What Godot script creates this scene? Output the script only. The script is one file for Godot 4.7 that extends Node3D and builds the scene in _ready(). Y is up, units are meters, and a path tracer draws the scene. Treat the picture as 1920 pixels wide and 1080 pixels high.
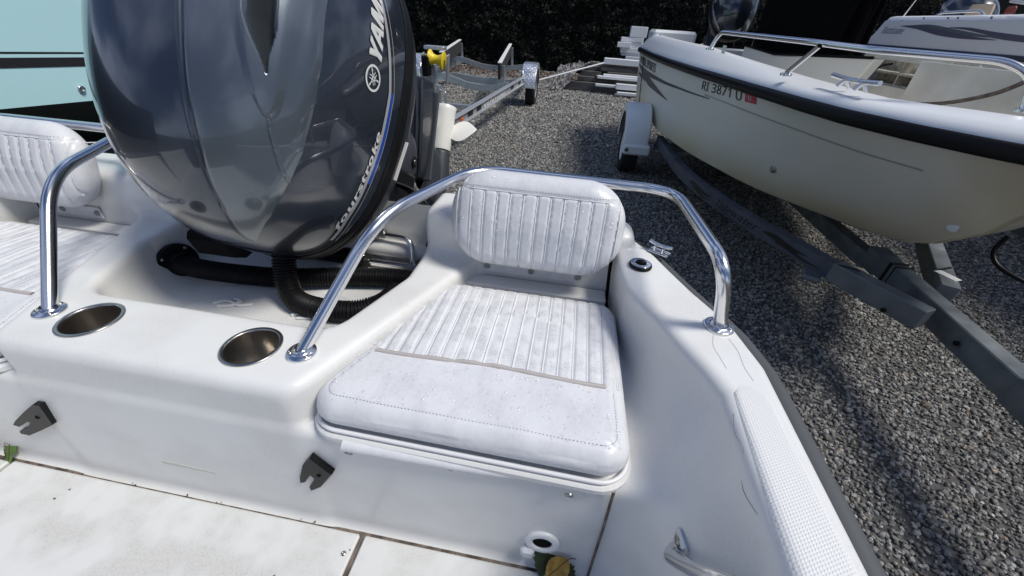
extends Node3D
# A boat yard seen from the cockpit of a small white skiff, looking aft over its bench. Metres, y up, gravel at y = 0.

const CX := -0.7166   # centre line of the skiff
var M := {}
var rng := RandomNumberGenerator.new()
var taken := {}

# ------------------------------------------------------------------ mesh building
class MB:
	var v := PackedVector3Array()
	var n := PackedVector3Array()
	var uv := PackedVector2Array()
	var c := PackedColorArray()
	var ix := PackedInt32Array()
	var tint := Color(1, 1, 1)
	func add(p: Vector3, nn: Vector3, t := Vector2.ZERO) -> int:
		v.append(p); n.append(nn); uv.append(t); c.append(tint)
		return v.size() - 1
	func tri(a: int, b: int, d: int) -> void:
		var fn := (v[d] - v[a]).cross(v[b] - v[a])
		if fn.dot(n[a] + n[b] + n[d]) < 0.0:
			ix.append(a); ix.append(d); ix.append(b)
		else:
			ix.append(a); ix.append(b); ix.append(d)
	func quad(a: int, b: int, d: int, e: int) -> void:
		tri(a, b, d); tri(a, d, e)
	func flat(pts: PackedVector3Array, out: Vector3) -> void:   # one flat convex face
		var nn := Vector3.ZERO
		for i in pts.size():
			nn += pts[i].cross(pts[(i + 1) % pts.size()])
		nn = nn.normalized()
		if nn.dot(out) < 0: nn = -nn
		var b := v.size()
		for p in pts: add(p, nn)
		for i in range(1, pts.size() - 1): tri(b, b + i, b + i + 1)
	func mesh() -> ArrayMesh:
		var a := []
		a.resize(Mesh.ARRAY_MAX)
		a[Mesh.ARRAY_VERTEX] = v; a[Mesh.ARRAY_NORMAL] = n; a[Mesh.ARRAY_TEX_UV] = uv; a[Mesh.ARRAY_COLOR] = c; a[Mesh.ARRAY_INDEX] = ix
		var m := ArrayMesh.new()
		m.add_surface_from_arrays(Mesh.PRIMITIVE_TRIANGLES, a)
		return m

func grid(mb: MB, rows: Array, closed := false, ref := Vector3.INF, caps := false) -> void:
	# rows of points; smooth normals that point away from ref (or from the row's middle)
	var nr := rows.size()
	var nc: int = rows[0].size()
	var base := mb.v.size()
	var nrm := PackedVector3Array()
	var mids := PackedVector3Array()
	for r in rows:
		var s := Vector3.ZERO
		for p in r: s += p
		mids.append(s / nc)
	var sgn := 0.0
	for i in nr:
		var r0: PackedVector3Array = rows[maxi(i - 1, 0)]
		var r1: PackedVector3Array = rows[mini(i + 1, nr - 1)]
		var rr: PackedVector3Array = rows[i]
		for j in nc:
			var ja := (j - 1 + nc) % nc if closed else maxi(j - 1, 0)
			var jb := (j + 1) % nc if closed else mini(j + 1, nc - 1)
			var nn := (r1[j] - r0[j]).cross(rr[jb] - rr[ja])
			if nn.length() < 1e-12: nn = Vector3.ZERO
			nn = nn.normalized()
			nrm.append(nn)
			var away: Vector3 = rr[j] - (mids[i] if ref == Vector3.INF else ref)
			sgn += nn.dot(away.normalized())
	var s := 1.0 if sgn >= 0 else -1.0
	for i in nr:
		for j in nc:
			var nn := nrm[i * nc + j] * s
			if nn == Vector3.ZERO:
				nn = (rows[i][j] - mids[nr / 2]).normalized()
			mb.add(rows[i][j], nn, Vector2(float(j) / maxi(nc - 1, 1), float(i) / maxi(nr - 1, 1)))
	for i in nr - 1:
		for j in (nc if closed else nc - 1):
			var k := (j + 1) % nc
			mb.quad(base + i * nc + j, base + i * nc + k, base + (i + 1) * nc + k, base + (i + 1) * nc + j)
	if caps and closed:
		var d := mids[nr - 1] - mids[0]
		mb.flat(rows[0], -d)
		mb.flat(rows[nr - 1], d)

func bxf(mb: MB, xf: Transform3D, s: Vector3, bev := 0.003) -> void:   # bevelled box centred on xf
	var h := s * 0.5
	var b := minf(bev, minf(h.x, minf(h.y, h.z)) * 0.9)
	var nb := xf.basis.orthonormalized()
	for ax in 3:
		for sg in [-1.0, 1.0]:
			var u := (ax + 1) % 3
			var w := (ax + 2) % 3
			var pts := PackedVector3Array()
			for q in [[-1, -1], [1, -1], [1, 1], [-1, 1]]:
				var p := Vector3.ZERO
				p[ax] = sg * h[ax]; p[u] = q[0] * (h[u] - b); p[w] = q[1] * (h[w] - b)
				pts.append(xf * p)
			var o := Vector3.ZERO
			o[ax] = sg
			mb.flat(pts, nb * o)
	for ax in 3:   # edge strips along ax
		var u := (ax + 1) % 3
		var w := (ax + 2) % 3
		for su in [-1.0, 1.0]:
			for sw in [-1.0, 1.0]:
				var pts := PackedVector3Array()
				for q in [[-1, 0], [1, 0], [1, 1], [-1, 1]]:
					var p := Vector3.ZERO
					p[ax] = q[0] * (h[ax] - b)
					p[u] = su * (h[u] - (0.0 if q[1] == 0 else b)); p[w] = sw * (h[w] - (b if q[1] == 0 else 0.0))
					pts.append(xf * p)
				var o := Vector3.ZERO
				o[u] = su; o[w] = sw
				mb.flat(pts, nb * o)
	for sx in [-1.0, 1.0]:
		for sy in [-1.0, 1.0]:
			for sz in [-1.0, 1.0]:
				var k := Vector3(sx, sy, sz)
				mb.flat(PackedVector3Array([xf * (k * (h - Vector3(0, b, b))), xf * (k * (h - Vector3(b, 0, b))), xf * (k * (h - Vector3(b, b, 0)))]), nb * k)

func bx(mb: MB, c: Vector3, s: Vector3, bev := 0.003, rot := Vector3.ZERO) -> void:
	bxf(mb, Transform3D(Basis.from_euler(rot), c), s, bev)

func beam(mb: MB, a: Vector3, b: Vector3, w: float, h: float, bev := 0.004, up := Vector3.UP) -> void:   # bar from a to b, w wide, h high
	var d := (b - a).normalized()
	var sd := d.cross(up).normalized()
	var uu := sd.cross(d)
	bxf(mb, Transform3D(Basis(sd, uu, -d), (a + b) * 0.5), Vector3(w, h, a.distance_to(b)), bev)

func split_mb(mb: MB, test: Callable) -> Array:   # [faces where test(centre) holds, the rest]
	var out := [MB.new(), MB.new()]
	var maps := [{}, {}]
	for i in range(0, mb.ix.size(), 3):
		var c := (mb.v[mb.ix[i]] + mb.v[mb.ix[i + 1]] + mb.v[mb.ix[i + 2]]) / 3.0
		var w := 0 if test.call(c) else 1
		for k in 3:
			var id := mb.ix[i + k]
			if not maps[w].has(id): maps[w][id] = out[w].add(mb.v[id], mb.n[id], mb.uv[id])
			out[w].ix.append(maps[w][id])
	return out

func rounded(pts: Array, r: float, steps := 6) -> PackedVector3Array:   # polyline with its corners rounded
	var o := PackedVector3Array([pts[0]])
	for i in range(1, pts.size() - 1):
		var p: Vector3 = pts[i]
		var a: Vector3 = pts[i - 1]
		var b: Vector3 = pts[i + 1]
		var l := minf(r, minf(p.distance_to(a), p.distance_to(b)) * 0.48)
		var s := p + (a - p).normalized() * l
		var e := p + (b - p).normalized() * l
		for k in steps + 1:
			var t := float(k) / steps
			o.append(s.lerp(p, t).lerp(p.lerp(e, t), t))
	o.append(pts[pts.size() - 1])
	return o

func spline(pts: Array, n := 8) -> PackedVector3Array:
	var o := PackedVector3Array()
	for i in pts.size() - 1:
		var p0: Vector3 = pts[maxi(i - 1, 0)]
		var p1: Vector3 = pts[i]
		var p2: Vector3 = pts[i + 1]
		var p3: Vector3 = pts[mini(i + 2, pts.size() - 1)]
		for k in n:
			o.append(p1.cubic_interpolate(p2, p0, p3, float(k) / n))
	o.append(pts[pts.size() - 1])
	return o

func tube(mb: MB, path: PackedVector3Array, r: float, sides := 14, cap := true, radii := PackedFloat32Array()) -> void:
	var rows := []
	var side := Vector3.ZERO
	for i in path.size():
		var d := (path[mini(i + 1, path.size() - 1)] - path[maxi(i - 1, 0)]).normalized()
		if side == Vector3.ZERO:
			side = d.cross(Vector3.UP if absf(d.y) < 0.9 else Vector3.RIGHT).normalized()
		side = (side - d * side.dot(d)).normalized()
		var u := d.cross(side)
		var rr := r if radii.is_empty() else radii[i]
		var row := PackedVector3Array()
		for k in sides:
			var a := TAU * k / sides
			row.append(path[i] + (side * cos(a) + u * sin(a)) * rr)
		rows.append(row)
	grid(mb, rows, true, Vector3.INF, cap)

func lathe(mb: MB, xf: Transform3D, prof: Array, seg := 28, sharp := false) -> void:   # prof: Vector2(radius, height along y)
	var base := mb.v.size()
	for i in prof.size():
		var p: Vector2 = prof[i]
		var ta: Vector2 = prof[mini(i + 1, prof.size() - 1)] - prof[maxi(i - 1, 0)]
		var pn := Vector2(ta.y, -ta.x).normalized()
		for k in seg:
			var a := TAU * k / seg
			mb.add(xf * Vector3(p.x * cos(a), p.y, p.x * sin(a)), (xf.basis.orthonormalized() * Vector3(pn.x * cos(a), pn.y, pn.x * sin(a))).normalized())
	for i in prof.size() - 1:
		for k in seg:
			var q := (k + 1) % seg
			var a := base + i * seg + k
			var b := base + i * seg + q
			mb.quad(a, b, b + seg, a + seg)

func disc(mb: MB, c: Vector3, up: Vector3, r: float, t: float, seg := 24, bev := 0.002) -> void:   # a thick disc with a rounded edge
	var b := minf(bev, t * 0.5)
	lathe(mb, frame(c, up), [Vector2(r, 0), Vector2(r, t - b), Vector2(r - b * 0.3, t - b * 0.3), Vector2(r - b, t), Vector2(r * 0.6, t), Vector2(0.0001, t)], seg)

func frame(c: Vector3, up: Vector3) -> Transform3D:
	var u := up.normalized()
	var x := u.cross(Vector3.FORWARD if absf(u.z) < 0.9 else Vector3.RIGHT).normalized()
	return Transform3D(Basis(x, u, x.cross(u)), c)

func ball(mb: MB, c: Vector3, r: Vector3, seg := 14, rings := 8, basis := Basis.IDENTITY) -> void:
	var base := mb.v.size()
	for i in rings + 1:
		var t := PI * i / rings
		for k in seg:
			var a := TAU * k / seg
			var d := Vector3(sin(t) * cos(a), cos(t), sin(t) * sin(a))
			mb.add(c + basis * (d * r), (basis * (d / r)).normalized())
	for i in rings:
		for k in seg:
			var q := (k + 1) % seg
			mb.quad(base + i * seg + k, base + i * seg + q, base + (i + 1) * seg + q, base + (i + 1) * seg + k)

func prism(mb: MB, poly: PackedVector2Array, xf: Transform3D, depth: float, bev := 0.0015) -> void:   # polygon in xf's x-y plane, raised along its z
	var tr := Geometry2D.triangulate_polygon(poly)
	var nb := xf.basis.orthonormalized()
	var inner := poly
	if bev > 0.0:
		var off := Geometry2D.offset_polygon(poly, -bev, Geometry2D.JOIN_MITER)
		if off.size() == 1 and off[0].size() == poly.size():
			inner = off[0]
			var best := 0
			for k in poly.size():
				if inner[k].distance_to(poly[0]) < inner[best].distance_to(poly[0]): best = k
			var turned := PackedVector2Array()
			for k in poly.size(): turned.append(inner[(k + best) % poly.size()])
			inner = turned
		else:
			bev = 0.0
	for side in [0, 1]:
		var src := inner if side == 1 else poly
		var b := mb.v.size()
		for p in src: mb.add(xf * Vector3(p.x, p.y, depth if side == 1 else 0.0), nb.z * (1.0 if side == 1 else -1.0))
		var tt := tr if side == 0 else Geometry2D.triangulate_polygon(inner)
		for i in range(0, tt.size(), 3): mb.tri(b + tt[i], b + tt[i + 1], b + tt[i + 2])
	var cw := -1.0 if Geometry2D.is_polygon_clockwise(poly) else 1.0
	for i in poly.size():
		var j := (i + 1) % poly.size()
		var e := (poly[j] - poly[i]).normalized()
		var o := nb * Vector3(e.y * cw, -e.x * cw, 0)
		mb.flat(PackedVector3Array([xf * Vector3(poly[i].x, poly[i].y, 0), xf * Vector3(poly[j].x, poly[j].y, 0), xf * Vector3(poly[j].x, poly[j].y, depth - bev), xf * Vector3(poly[i].x, poly[i].y, depth - bev)]), o)
		if bev > 0.0:
			mb.flat(PackedVector3Array([xf * Vector3(poly[i].x, poly[i].y, depth - bev), xf * Vector3(poly[j].x, poly[j].y, depth - bev), xf * Vector3(inner[j].x, inner[j].y, depth), xf * Vector3(inner[i].x, inner[i].y, depth)]), o + nb.z)

func smin(a: float, b: float, k: float) -> float:
	var h := maxf(k - absf(a - b), 0.0) / k
	return minf(a, b) - h * h * k * 0.25

func smax(a: float, b: float, k: float) -> float:
	var h := maxf(k - absf(a - b), 0.0) / k
	return maxf(a, b) + h * h * k * 0.25

func nets(mb: MB, f: Callable, lo: Vector3, hi: Vector3, cell: float) -> void:   # surface nets of a distance field, visiting only blocks near the surface
	var nx := int(ceil((hi.x - lo.x) / cell / 4.0)) * 4 + 1
	var ny := int(ceil((hi.y - lo.y) / cell / 4.0)) * 4 + 1
	var nz := int(ceil((hi.z - lo.z) / cell / 4.0)) * 4 + 1
	var val := PackedFloat32Array()
	val.resize(nx * ny * nz)
	val.fill(1e9)
	var vid := PackedInt32Array()
	vid.resize(nx * ny * nz)
	vid.fill(-1)
	var sx := 1
	var sy := nx
	var sz := nx * ny
	var blocks := []
	var lim := cell * 4.0 * 0.87 * 1.35 + cell
	for bz in range(0, nz - 1, 4):
		for by in range(0, ny - 1, 4):
			for bxx in range(0, nx - 1, 4):
				if absf(f.call(lo + Vector3(bxx + 2, by + 2, bz + 2) * cell)) > lim: continue
				blocks.append(Vector3i(bxx, by, bz))
				for k in 5:
					for j in 5:
						for i in 5:
							var id := (bxx + i) + (by + j) * sy + (bz + k) * sz
							if val[id] > 1e8:
								val[id] = f.call(lo + Vector3(bxx + i, by + j, bz + k) * cell)
	var offs := PackedInt32Array([0, 1, sy, sy + 1, sz, sz + 1, sz + sy, sz + sy + 1])
	var cv := [Vector3(0, 0, 0), Vector3(1, 0, 0), Vector3(0, 1, 0), Vector3(1, 1, 0), Vector3(0, 0, 1), Vector3(1, 0, 1), Vector3(0, 1, 1), Vector3(1, 1, 1)]
	var edges := [[0, 1], [2, 3], [4, 5], [6, 7], [0, 2], [1, 3], [4, 6], [5, 7], [0, 4], [1, 5], [2, 6], [3, 7]]
	var e := cell * 0.25
	var cells := PackedInt32Array()
	for b in blocks:
		for k in 4:
			for j in 4:
				for i in 4:
					var id: int = (b.x + i) + (b.y + j) * sy + (b.z + k) * sz
					var m := 0
					for q in 8:
						if val[id + offs[q]] < 0.0: m += 1
					if m == 0 or m == 8: continue
					var s := Vector3.ZERO
					var cnt := 0
					for ed in edges:
						var a := val[id + offs[ed[0]]]
						var d := val[id + offs[ed[1]]]
						if (a < 0.0) != (d < 0.0):
							s += cv[ed[0]].lerp(cv[ed[1]], a / (a - d))
							cnt += 1
					var p: Vector3 = lo + (Vector3(b.x + i, b.y + j, b.z + k) + s / cnt) * cell
					var g := Vector3.ZERO
					for it in 2:
						var c0: float = f.call(p)
						g = Vector3(f.call(p + Vector3(e, 0, 0)) - f.call(p - Vector3(e, 0, 0)), f.call(p + Vector3(0, e, 0)) - f.call(p - Vector3(0, e, 0)), f.call(p + Vector3(0, 0, e)) - f.call(p - Vector3(0, 0, e))) / (2.0 * e)
						var gl := g.length_squared()
						if gl < 1e-6 or it == 1: break
						var st := g * (c0 / gl)
						if st.length() < cell: p -= st
					vid[id] = mb.add(p, g.normalized(), Vector2(p.x, p.z))
					cells.append(id)
	for id in cells:
		var a := val[id] < 0.0
		if a != (val[id + sx] < 0.0):
			var q := [vid[id], vid[id - sy] if id >= sy else -1, vid[id - sy - sz] if id >= sy + sz else -1, vid[id - sz] if id >= sz else -1]
			if q.min() >= 0: mb.quad(q[0], q[1], q[2], q[3])
		if a != (val[id + sy] < 0.0):
			var q := [vid[id], vid[id - sx] if id >= 1 else -1, vid[id - sx - sz] if id >= 1 + sz else -1, vid[id - sz] if id >= sz else -1]
			if q.min() >= 0: mb.quad(q[0], q[1], q[2], q[3])
		if a != (val[id + sz] < 0.0):
			var q := [vid[id], vid[id - sx] if id >= 1 else -1, vid[id - sx - sy] if id >= 1 + sy else -1, vid[id - sy] if id >= sy else -1]
			if q.min() >= 0: mb.quad(q[0], q[1], q[2], q[3])

func text_tris(words: String, font: String, size: float, bold := 400, italic := 0.0) -> Array:   # flat triangles of lettering: [points, indices], height about size
	var tm := TextMesh.new()
	var sf := SystemFont.new()
	sf.font_names = PackedStringArray([font])
	sf.font_weight = bold
	tm.font = sf
	tm.text = words
	tm.font_size = 48
	tm.pixel_size = size / 35.0
	tm.depth = 0.0
	tm.curve_step = 1.5
	tm.horizontal_alignment = HORIZONTAL_ALIGNMENT_LEFT
	tm.vertical_alignment = VERTICAL_ALIGNMENT_BOTTOM
	var a := tm.get_mesh_arrays()
	var vs: PackedVector3Array = a[Mesh.ARRAY_VERTEX]
	var ids: PackedInt32Array = a[Mesh.ARRAY_INDEX] if a[Mesh.ARRAY_INDEX] != null else PackedInt32Array(range(vs.size()))
	var lo := Vector2(1e9, 1e9)
	for p in vs: lo = Vector2(minf(lo.x, p.x), minf(lo.y, p.y))
	var out := PackedVector2Array()
	for p in vs:
		out.append(Vector2(p.x - lo.x + (p.y - lo.y) * italic, p.y - lo.y))
	return [out, ids]

func letters(parent: Node3D, called: String, words: String, font: String, size: float, bold: int, m: Material, place: Callable) -> void:   # every character a part; place(Vector2, full width)
	var full := text_width(text_tris(words, font, size, bold))
	for i in words.length():
		if words[i] == " ": continue
		var own := text_tris(words[i], font, size, bold)
		var x0 := text_width(text_tris(words.substr(0, i + 1), font, size, bold)) - text_width(own)
		var mb := MB.new()
		lettering(mb, own, func(p: Vector2) -> Array: return place.call(p + Vector2(x0, 0), full))
		part(parent, called, mb, m)

func text_width(t: Array) -> float:
	var w := 0.0
	for p in t[0]: w = maxf(w, p.x)
	return w

func lettering(mb: MB, t: Array, place: Callable) -> void:   # place(Vector2) -> [point, normal]
	var b := mb.v.size()
	for p in t[0]:
		var q = place.call(p)
		mb.add(q[0], q[1])
	var ids: PackedInt32Array = t[1]
	for i in range(0, ids.size(), 3): mb.tri(b + ids[i], b + ids[i + 1], b + ids[i + 2])

# ------------------------------------------------------------------ objects
func numbered(called: String) -> String:
	if not taken.has(called):
		taken[called] = 0
		return called
	taken[called] += 1
	return "%s_%03d" % [called, taken[called]]

func thing(called: String, label: String, category: String, at: Vector3, group := "") -> Node3D:
	var o := Node3D.new()
	o.name = numbered(called)
	add_child(o)
	o.position = at
	o.set_meta("label", label)
	o.set_meta("category", category)
	if group: o.set_meta("group", group)
	return o

var seen_names := {}
func part(parent: Node3D, called: String, mb: MB, m: Material, label := "") -> MeshInstance3D:
	var o := MeshInstance3D.new()
	var key := str(parent.get_instance_id()) + called
	var k: int = seen_names.get(key, 0)
	seen_names[key] = k + 1
	o.name = called if k == 0 else "%s_%03d" % [called, k]
	o.mesh = mb.mesh()
	o.material_override = m
	parent.add_child(o, true)
	if not parent is MeshInstance3D: o.position = -parent.position
	if label: o.set_meta("label", label)
	return o

func single(called: String, label: String, category: String, mb: MB, m: Material, group := "") -> MeshInstance3D:
	var o := MeshInstance3D.new()
	o.name = numbered(called)
	o.mesh = mb.mesh()
	o.material_override = m
	add_child(o)
	o.set_meta("label", label)
	o.set_meta("category", category)
	if group: o.set_meta("group", group)
	return o

func structure(called: String, mb: MB, m: Material) -> MeshInstance3D:
	var o := MeshInstance3D.new()
	o.name = called
	o.mesh = mb.mesh()
	o.material_override = m
	add_child(o)
	o.set_meta("kind", "structure")
	return o

# ------------------------------------------------------------------ materials (base colours are linear)
func mat(col: Color, rough := 0.5, metal := 0.0, coat := 0.0) -> StandardMaterial3D:
	var m := StandardMaterial3D.new()
	m.albedo_color = col.linear_to_srgb()
	m.roughness = rough
	m.metallic = metal
	if coat > 0.0:
		m.clearcoat_enabled = true
		m.clearcoat = coat
		m.clearcoat_roughness = 0.06
	return m

func noise_tex(freq: float, a: Color, b: Color, size := 512, oct := 5, seed_ := 1, normal := false, lo := 0.0, hi := 1.0) -> NoiseTexture2D:
	var t := NoiseTexture2D.new()
	var n := FastNoiseLite.new()
	n.noise_type = FastNoiseLite.TYPE_SIMPLEX_SMOOTH
	n.frequency = freq
	n.fractal_octaves = oct
	n.seed = seed_
	t.noise = n
	t.width = size
	t.height = size
	t.seamless = true
	if normal:
		t.as_normal_map = true
		t.bump_strength = 2.0
	else:
		var g := Gradient.new()
		g.set_color(0, a.linear_to_srgb()); g.set_color(1, b.linear_to_srgb())
		g.set_offset(0, lo); g.set_offset(1, hi)
		t.color_ramp = g
	return t

func tri_map(m: StandardMaterial3D, scale: float, world := true) -> StandardMaterial3D:
	m.uv1_triplanar = true
	m.uv1_world_triplanar = world
	m.uv1_scale = Vector3.ONE * scale
	return m

func speckled(base: Color, dirt: Color, size: int, seed_: int, fine: float, patch: float, amount: float, ws := 0.85, wp := 0.13, wd := 0.5) -> ImageTexture:
	# worn white vinyl or gelcoat: fine dark specks gathered in patches (tiles by mirroring)
	var im := Image.create(size, size, false, Image.FORMAT_RGB8)
	var n1 := FastNoiseLite.new()
	n1.seed = seed_; n1.frequency = fine; n1.fractal_octaves = 3
	var n2 := FastNoiseLite.new()
	n2.seed = seed_ + 7; n2.frequency = patch; n2.fractal_octaves = 3
	var n3 := FastNoiseLite.new()
	n3.seed = seed_ + 13; n3.frequency = fine * 2.6; n3.fractal_octaves = 1
	for y in size:
		for x in size:
			var xx := absf(x - size * 0.5)
			var yy := absf(y - size * 0.5)
			var p := clampf(n2.get_noise_2d(xx, yy) * 1.6 + 0.45, 0.0, 1.0)
			var s := clampf((n1.get_noise_2d(xx, yy) - 0.10) * 3.2, 0.0, 1.0)
			var d := clampf((n3.get_noise_2d(xx, yy) - 0.48) * 6.0, 0.0, 1.0)
			var k := clampf((s * p * ws + p * wp + d * p * wd) * amount, 0.0, 1.0)
			im.set_pixel(x, y, base.lerp(dirt, k).linear_to_srgb())
	return ImageTexture.create_from_image(im)

func materials() -> void:
	var g := mat(Color.WHITE, 0.28, 0.0)
	g.albedo_texture = speckled(Color(0.755, 0.755, 0.74), Color(0.36, 0.33, 0.28), 800, 41, 0.10, 0.0055, 0.34, 0.10, 0.34, 0.55)
	g.roughness_texture = noise_tex(0.012, Color(0.62, 0.62, 0.62), Color(1, 1, 1), 256, 5, 47)
	g.roughness = 0.36
	tri_map(g, 1.05)
	M.gel = g
	var fl := mat(Color.WHITE, 0.5)
	fl.albedo_texture = speckled(Color(0.66, 0.665, 0.655), Color(0.30, 0.27, 0.225), 800, 21, 0.09, 0.006, 0.5, 0.22, 0.42, 0.55)
	tri_map(fl, 1.6)
	M.floor = fl
	var vy := mat(Color.WHITE, 0.42)
	vy.albedo_texture = speckled(Color(0.72, 0.725, 0.745), Color(0.17, 0.17, 0.18), 800, 5, 0.16, 0.011, 0.6)
	vy.rim_enabled = true; vy.rim = 0.2
	tri_map(vy, 2.3)
	M.vinyl = vy
	var vc := mat(Color.WHITE, 0.36)
	vc.albedo_texture = speckled(Color(0.70, 0.705, 0.725), Color(0.34, 0.34, 0.37), 640, 15, 0.05, 0.009, 0.26, 0.35, 0.45, 0.3)
	vc.normal_enabled = true
	vc.normal_texture = noise_tex(0.035, Color.BLACK, Color.WHITE, 512, 3, 19, true)
	vc.normal_scale = 0.35
	tri_map(vc, 3.0)
	M.vinyl_clean = vc
	M.welt = mat(Color(0.74, 0.74, 0.76), 0.4)
	M.stitch = mat(Color(0.25, 0.25, 0.27), 0.7)
	M.welt_dirty = mat(Color(0.46, 0.42, 0.40), 0.6)
	M.dirt = mat(Color.WHITE, 0.85)
	M.dirt.albedo_texture = noise_tex(0.03, Color(0.025, 0.018, 0.014), Color(0.30, 0.25, 0.21), 256, 4, 9)
	tri_map(M.dirt, 3.0)
	var ns := mat(Color(0.74, 0.74, 0.73), 0.5)
	var im := Image.create(64, 64, false, Image.FORMAT_RGB8)
	for y in 64:
		for x in 64:
			var a := sin(x * TAU / 16.0) * 0.5 + 0.5
			var b := sin(y * TAU / 16.0 + (PI if int(x / 16.0) % 2 == 0 else 0.0)) * 0.5 + 0.5
			var hh := a * b
			im.set_pixel(x, y, Color(hh, hh, hh))
	ns.heightmap_enabled = true
	ns.heightmap_texture = ImageTexture.create_from_image(im)
	ns.heightmap_scale = 0.06
	tri_map(ns, 62.0)
	M.nonskid = ns
	var tr := mat(Color(0.72, 0.72, 0.715), 0.45)
	var im2 := Image.create(64, 64, false, Image.FORMAT_RGB8)
	for y in 64:
		for x in 64:
			var hh := absf(fposmod((x + y) / 16.0, 1.0) - 0.5) * 2.0
			im2.set_pixel(x, y, Color(hh, hh, hh))
	tr.heightmap_enabled = true
	tr.heightmap_texture = ImageTexture.create_from_image(im2)
	tr.heightmap_scale = 0.14
	tri_map(tr, 28.0)
	M.tread = tr
	M.chrome = mat(Color(0.74, 0.74, 0.75), 0.09, 1.0)
	M.chrome.roughness_texture = noise_tex(0.02, Color(0.5, 0.5, 0.5), Color(1, 1, 1), 256, 4, 11)
	M.chrome.roughness = 0.24
	tri_map(M.chrome, 3.0)
	M.steel = mat(Color(0.50, 0.47, 0.43), 0.27, 1.0)
	M.steel_old = mat(Color(0.34, 0.33, 0.32), 0.4, 1.0)
	M.black = mat(Color(0.009, 0.009, 0.010), 0.4)
	M.black.metallic_specular = 0.3
	M.black_matt = mat(Color(0.008, 0.008, 0.009), 0.75)
	M.black_matt.metallic_specular = 0.15
	M.rubber = mat(Color(0.05, 0.052, 0.055), 0.75)
	M.rub_grey = mat(Color(0.075, 0.08, 0.085), 0.6)
	M.tyre = mat(Color(0.016, 0.016, 0.016), 0.8)
	var nv := mat(Color(0.030, 0.037, 0.052), 0.25, 0.35, 1.0)
	nv.clearcoat_roughness = 0.025
	nv.albedo_texture = noise_tex(0.01, Color(0.8, 0.8, 0.8), Color(1, 1, 1), 256, 3, 31)
	tri_map(nv, 1.5, false)
	M.navy = nv
	var sv := mat(Color(0.125, 0.147, 0.168), 0.33, 0.75, 1.0)
	sv.clearcoat_roughness = 0.03
	sv.normal_enabled = true
	sv.normal_texture = noise_tex(0.4, Color.BLACK, Color.WHITE, 256, 2, 33, true)
	sv.normal_scale = 0.10
	tri_map(sv, 5.0, false)
	M.slate_paint = mat(Color(0.035, 0.046, 0.066), 0.25, 0.5, 1.0)
	M.slate_paint.clearcoat_roughness = 0.02
	M.silver_paint = sv
	M.navy_leg = mat(Color(0.016, 0.021, 0.032), 0.4, 0.0, 0.25)
	M.grey_leg = mat(Color(0.055, 0.06, 0.07), 0.4, 0.2)
	M.white_print = mat(Color(0.62, 0.62, 0.6), 0.35)
	M.silver_print = mat(Color(0.5, 0.5, 0.5), 0.35, 0.4)
	M.blue_print = mat(Color(0.015, 0.06, 0.36), 0.3)
	M.prop = mat(Color(0.74, 0.72, 0.66), 0.35)
	M.orange = mat(Color(0.6, 0.12, 0.04), 0.3)
	M.yellow = mat(Color(0.75, 0.55, 0.02), 0.35)
	M.red = mat(Color(0.55, 0.06, 0.08), 0.5)
	var gv := mat(Color.WHITE, 0.42, 0.75)
	gv.albedo_texture = noise_tex(0.05, Color(0.40, 0.43, 0.46), Color(0.62, 0.65, 0.68), 256, 3, 41)
	tri_map(gv, 2.0)
	M.galv = gv
	var go := mat(Color.WHITE, 0.55, 0.45)
	go.albedo_texture = noise_tex(0.012, Color(0.10, 0.115, 0.13), Color(0.24, 0.26, 0.27), 512, 5, 43)
	tri_map(go, 0.9)
	M.galv_old = go
	var bp := mat(Color.WHITE, 0.5, 0.2)
	bp.albedo_texture = noise_tex(0.02, Color(0.05, 0.06, 0.085), Color(0.12, 0.135, 0.17), 256, 5, 44)
	tri_map(bp, 1.0)
	M.blue_steel = bp
	M.alu = mat(Color(0.50, 0.52, 0.54), 0.45, 0.6)
	M.carpet = mat(Color(0.02, 0.02, 0.022), 0.95)
	M.carpet_top = mat(Color(0.62, 0.62, 0.60), 0.8)
	M.white_paint = mat(Color(0.78, 0.79, 0.8), 0.3)
	M.hull_white = mat(Color.WHITE, 0.25)
	M.hull_white.vertex_color_use_as_albedo = true
	M.cap_white = mat(Color(0.72, 0.73, 0.74), 0.3)
	M.cream = mat(Color.WHITE, 0.5)
	M.cream.albedo_texture = noise_tex(0.008, Color(0.50, 0.48, 0.42), Color(0.68, 0.665, 0.61), 512, 5, 51)
	tri_map(M.cream, 1.0)
	M.cream_dark = mat(Color.WHITE, 0.6)
	M.cream_dark.albedo_texture = noise_tex(0.02, Color(0.17, 0.155, 0.12), Color(0.56, 0.54, 0.44), 512, 5, 53)
	tri_map(M.cream_dark, 1.2)
	M.aqua = mat(Color(0.50, 0.78, 0.82), 0.25)
	M.bottom_green = mat(Color(0.012, 0.028, 0.024), 0.6)
	M.canvas = mat(Color(0.005, 0.005, 0.0055), 0.95)
	M.canvas.metallic_specular = 0.1
	M.tarp = mat(Color(0.25, 0.245, 0.25), 0.6)
	var wd := mat(Color.WHITE, 0.85)
	wd.albedo_texture = noise_tex(0.02, Color(0.055, 0.052, 0.05), Color(0.17, 0.165, 0.16), 256, 5, 61)
	wd.uv1_triplanar = true; wd.uv1_world_triplanar = true
	wd.uv1_scale = Vector3(0.4, 5.0, 5.0)
	M.wood = wd
	M.wood_brown = mat(Color(0.13, 0.105, 0.085), 0.85)
	M.white_board = mat(Color(0.74, 0.75, 0.77), 0.5)
	M.tan = mat(Color(0.45, 0.36, 0.26), 0.6)
	M.label_white = mat(Color(0.68, 0.68, 0.66), 0.5)
	M.sticker = mat(Color(0.56, 0.57, 0.53), 0.5)
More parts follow.
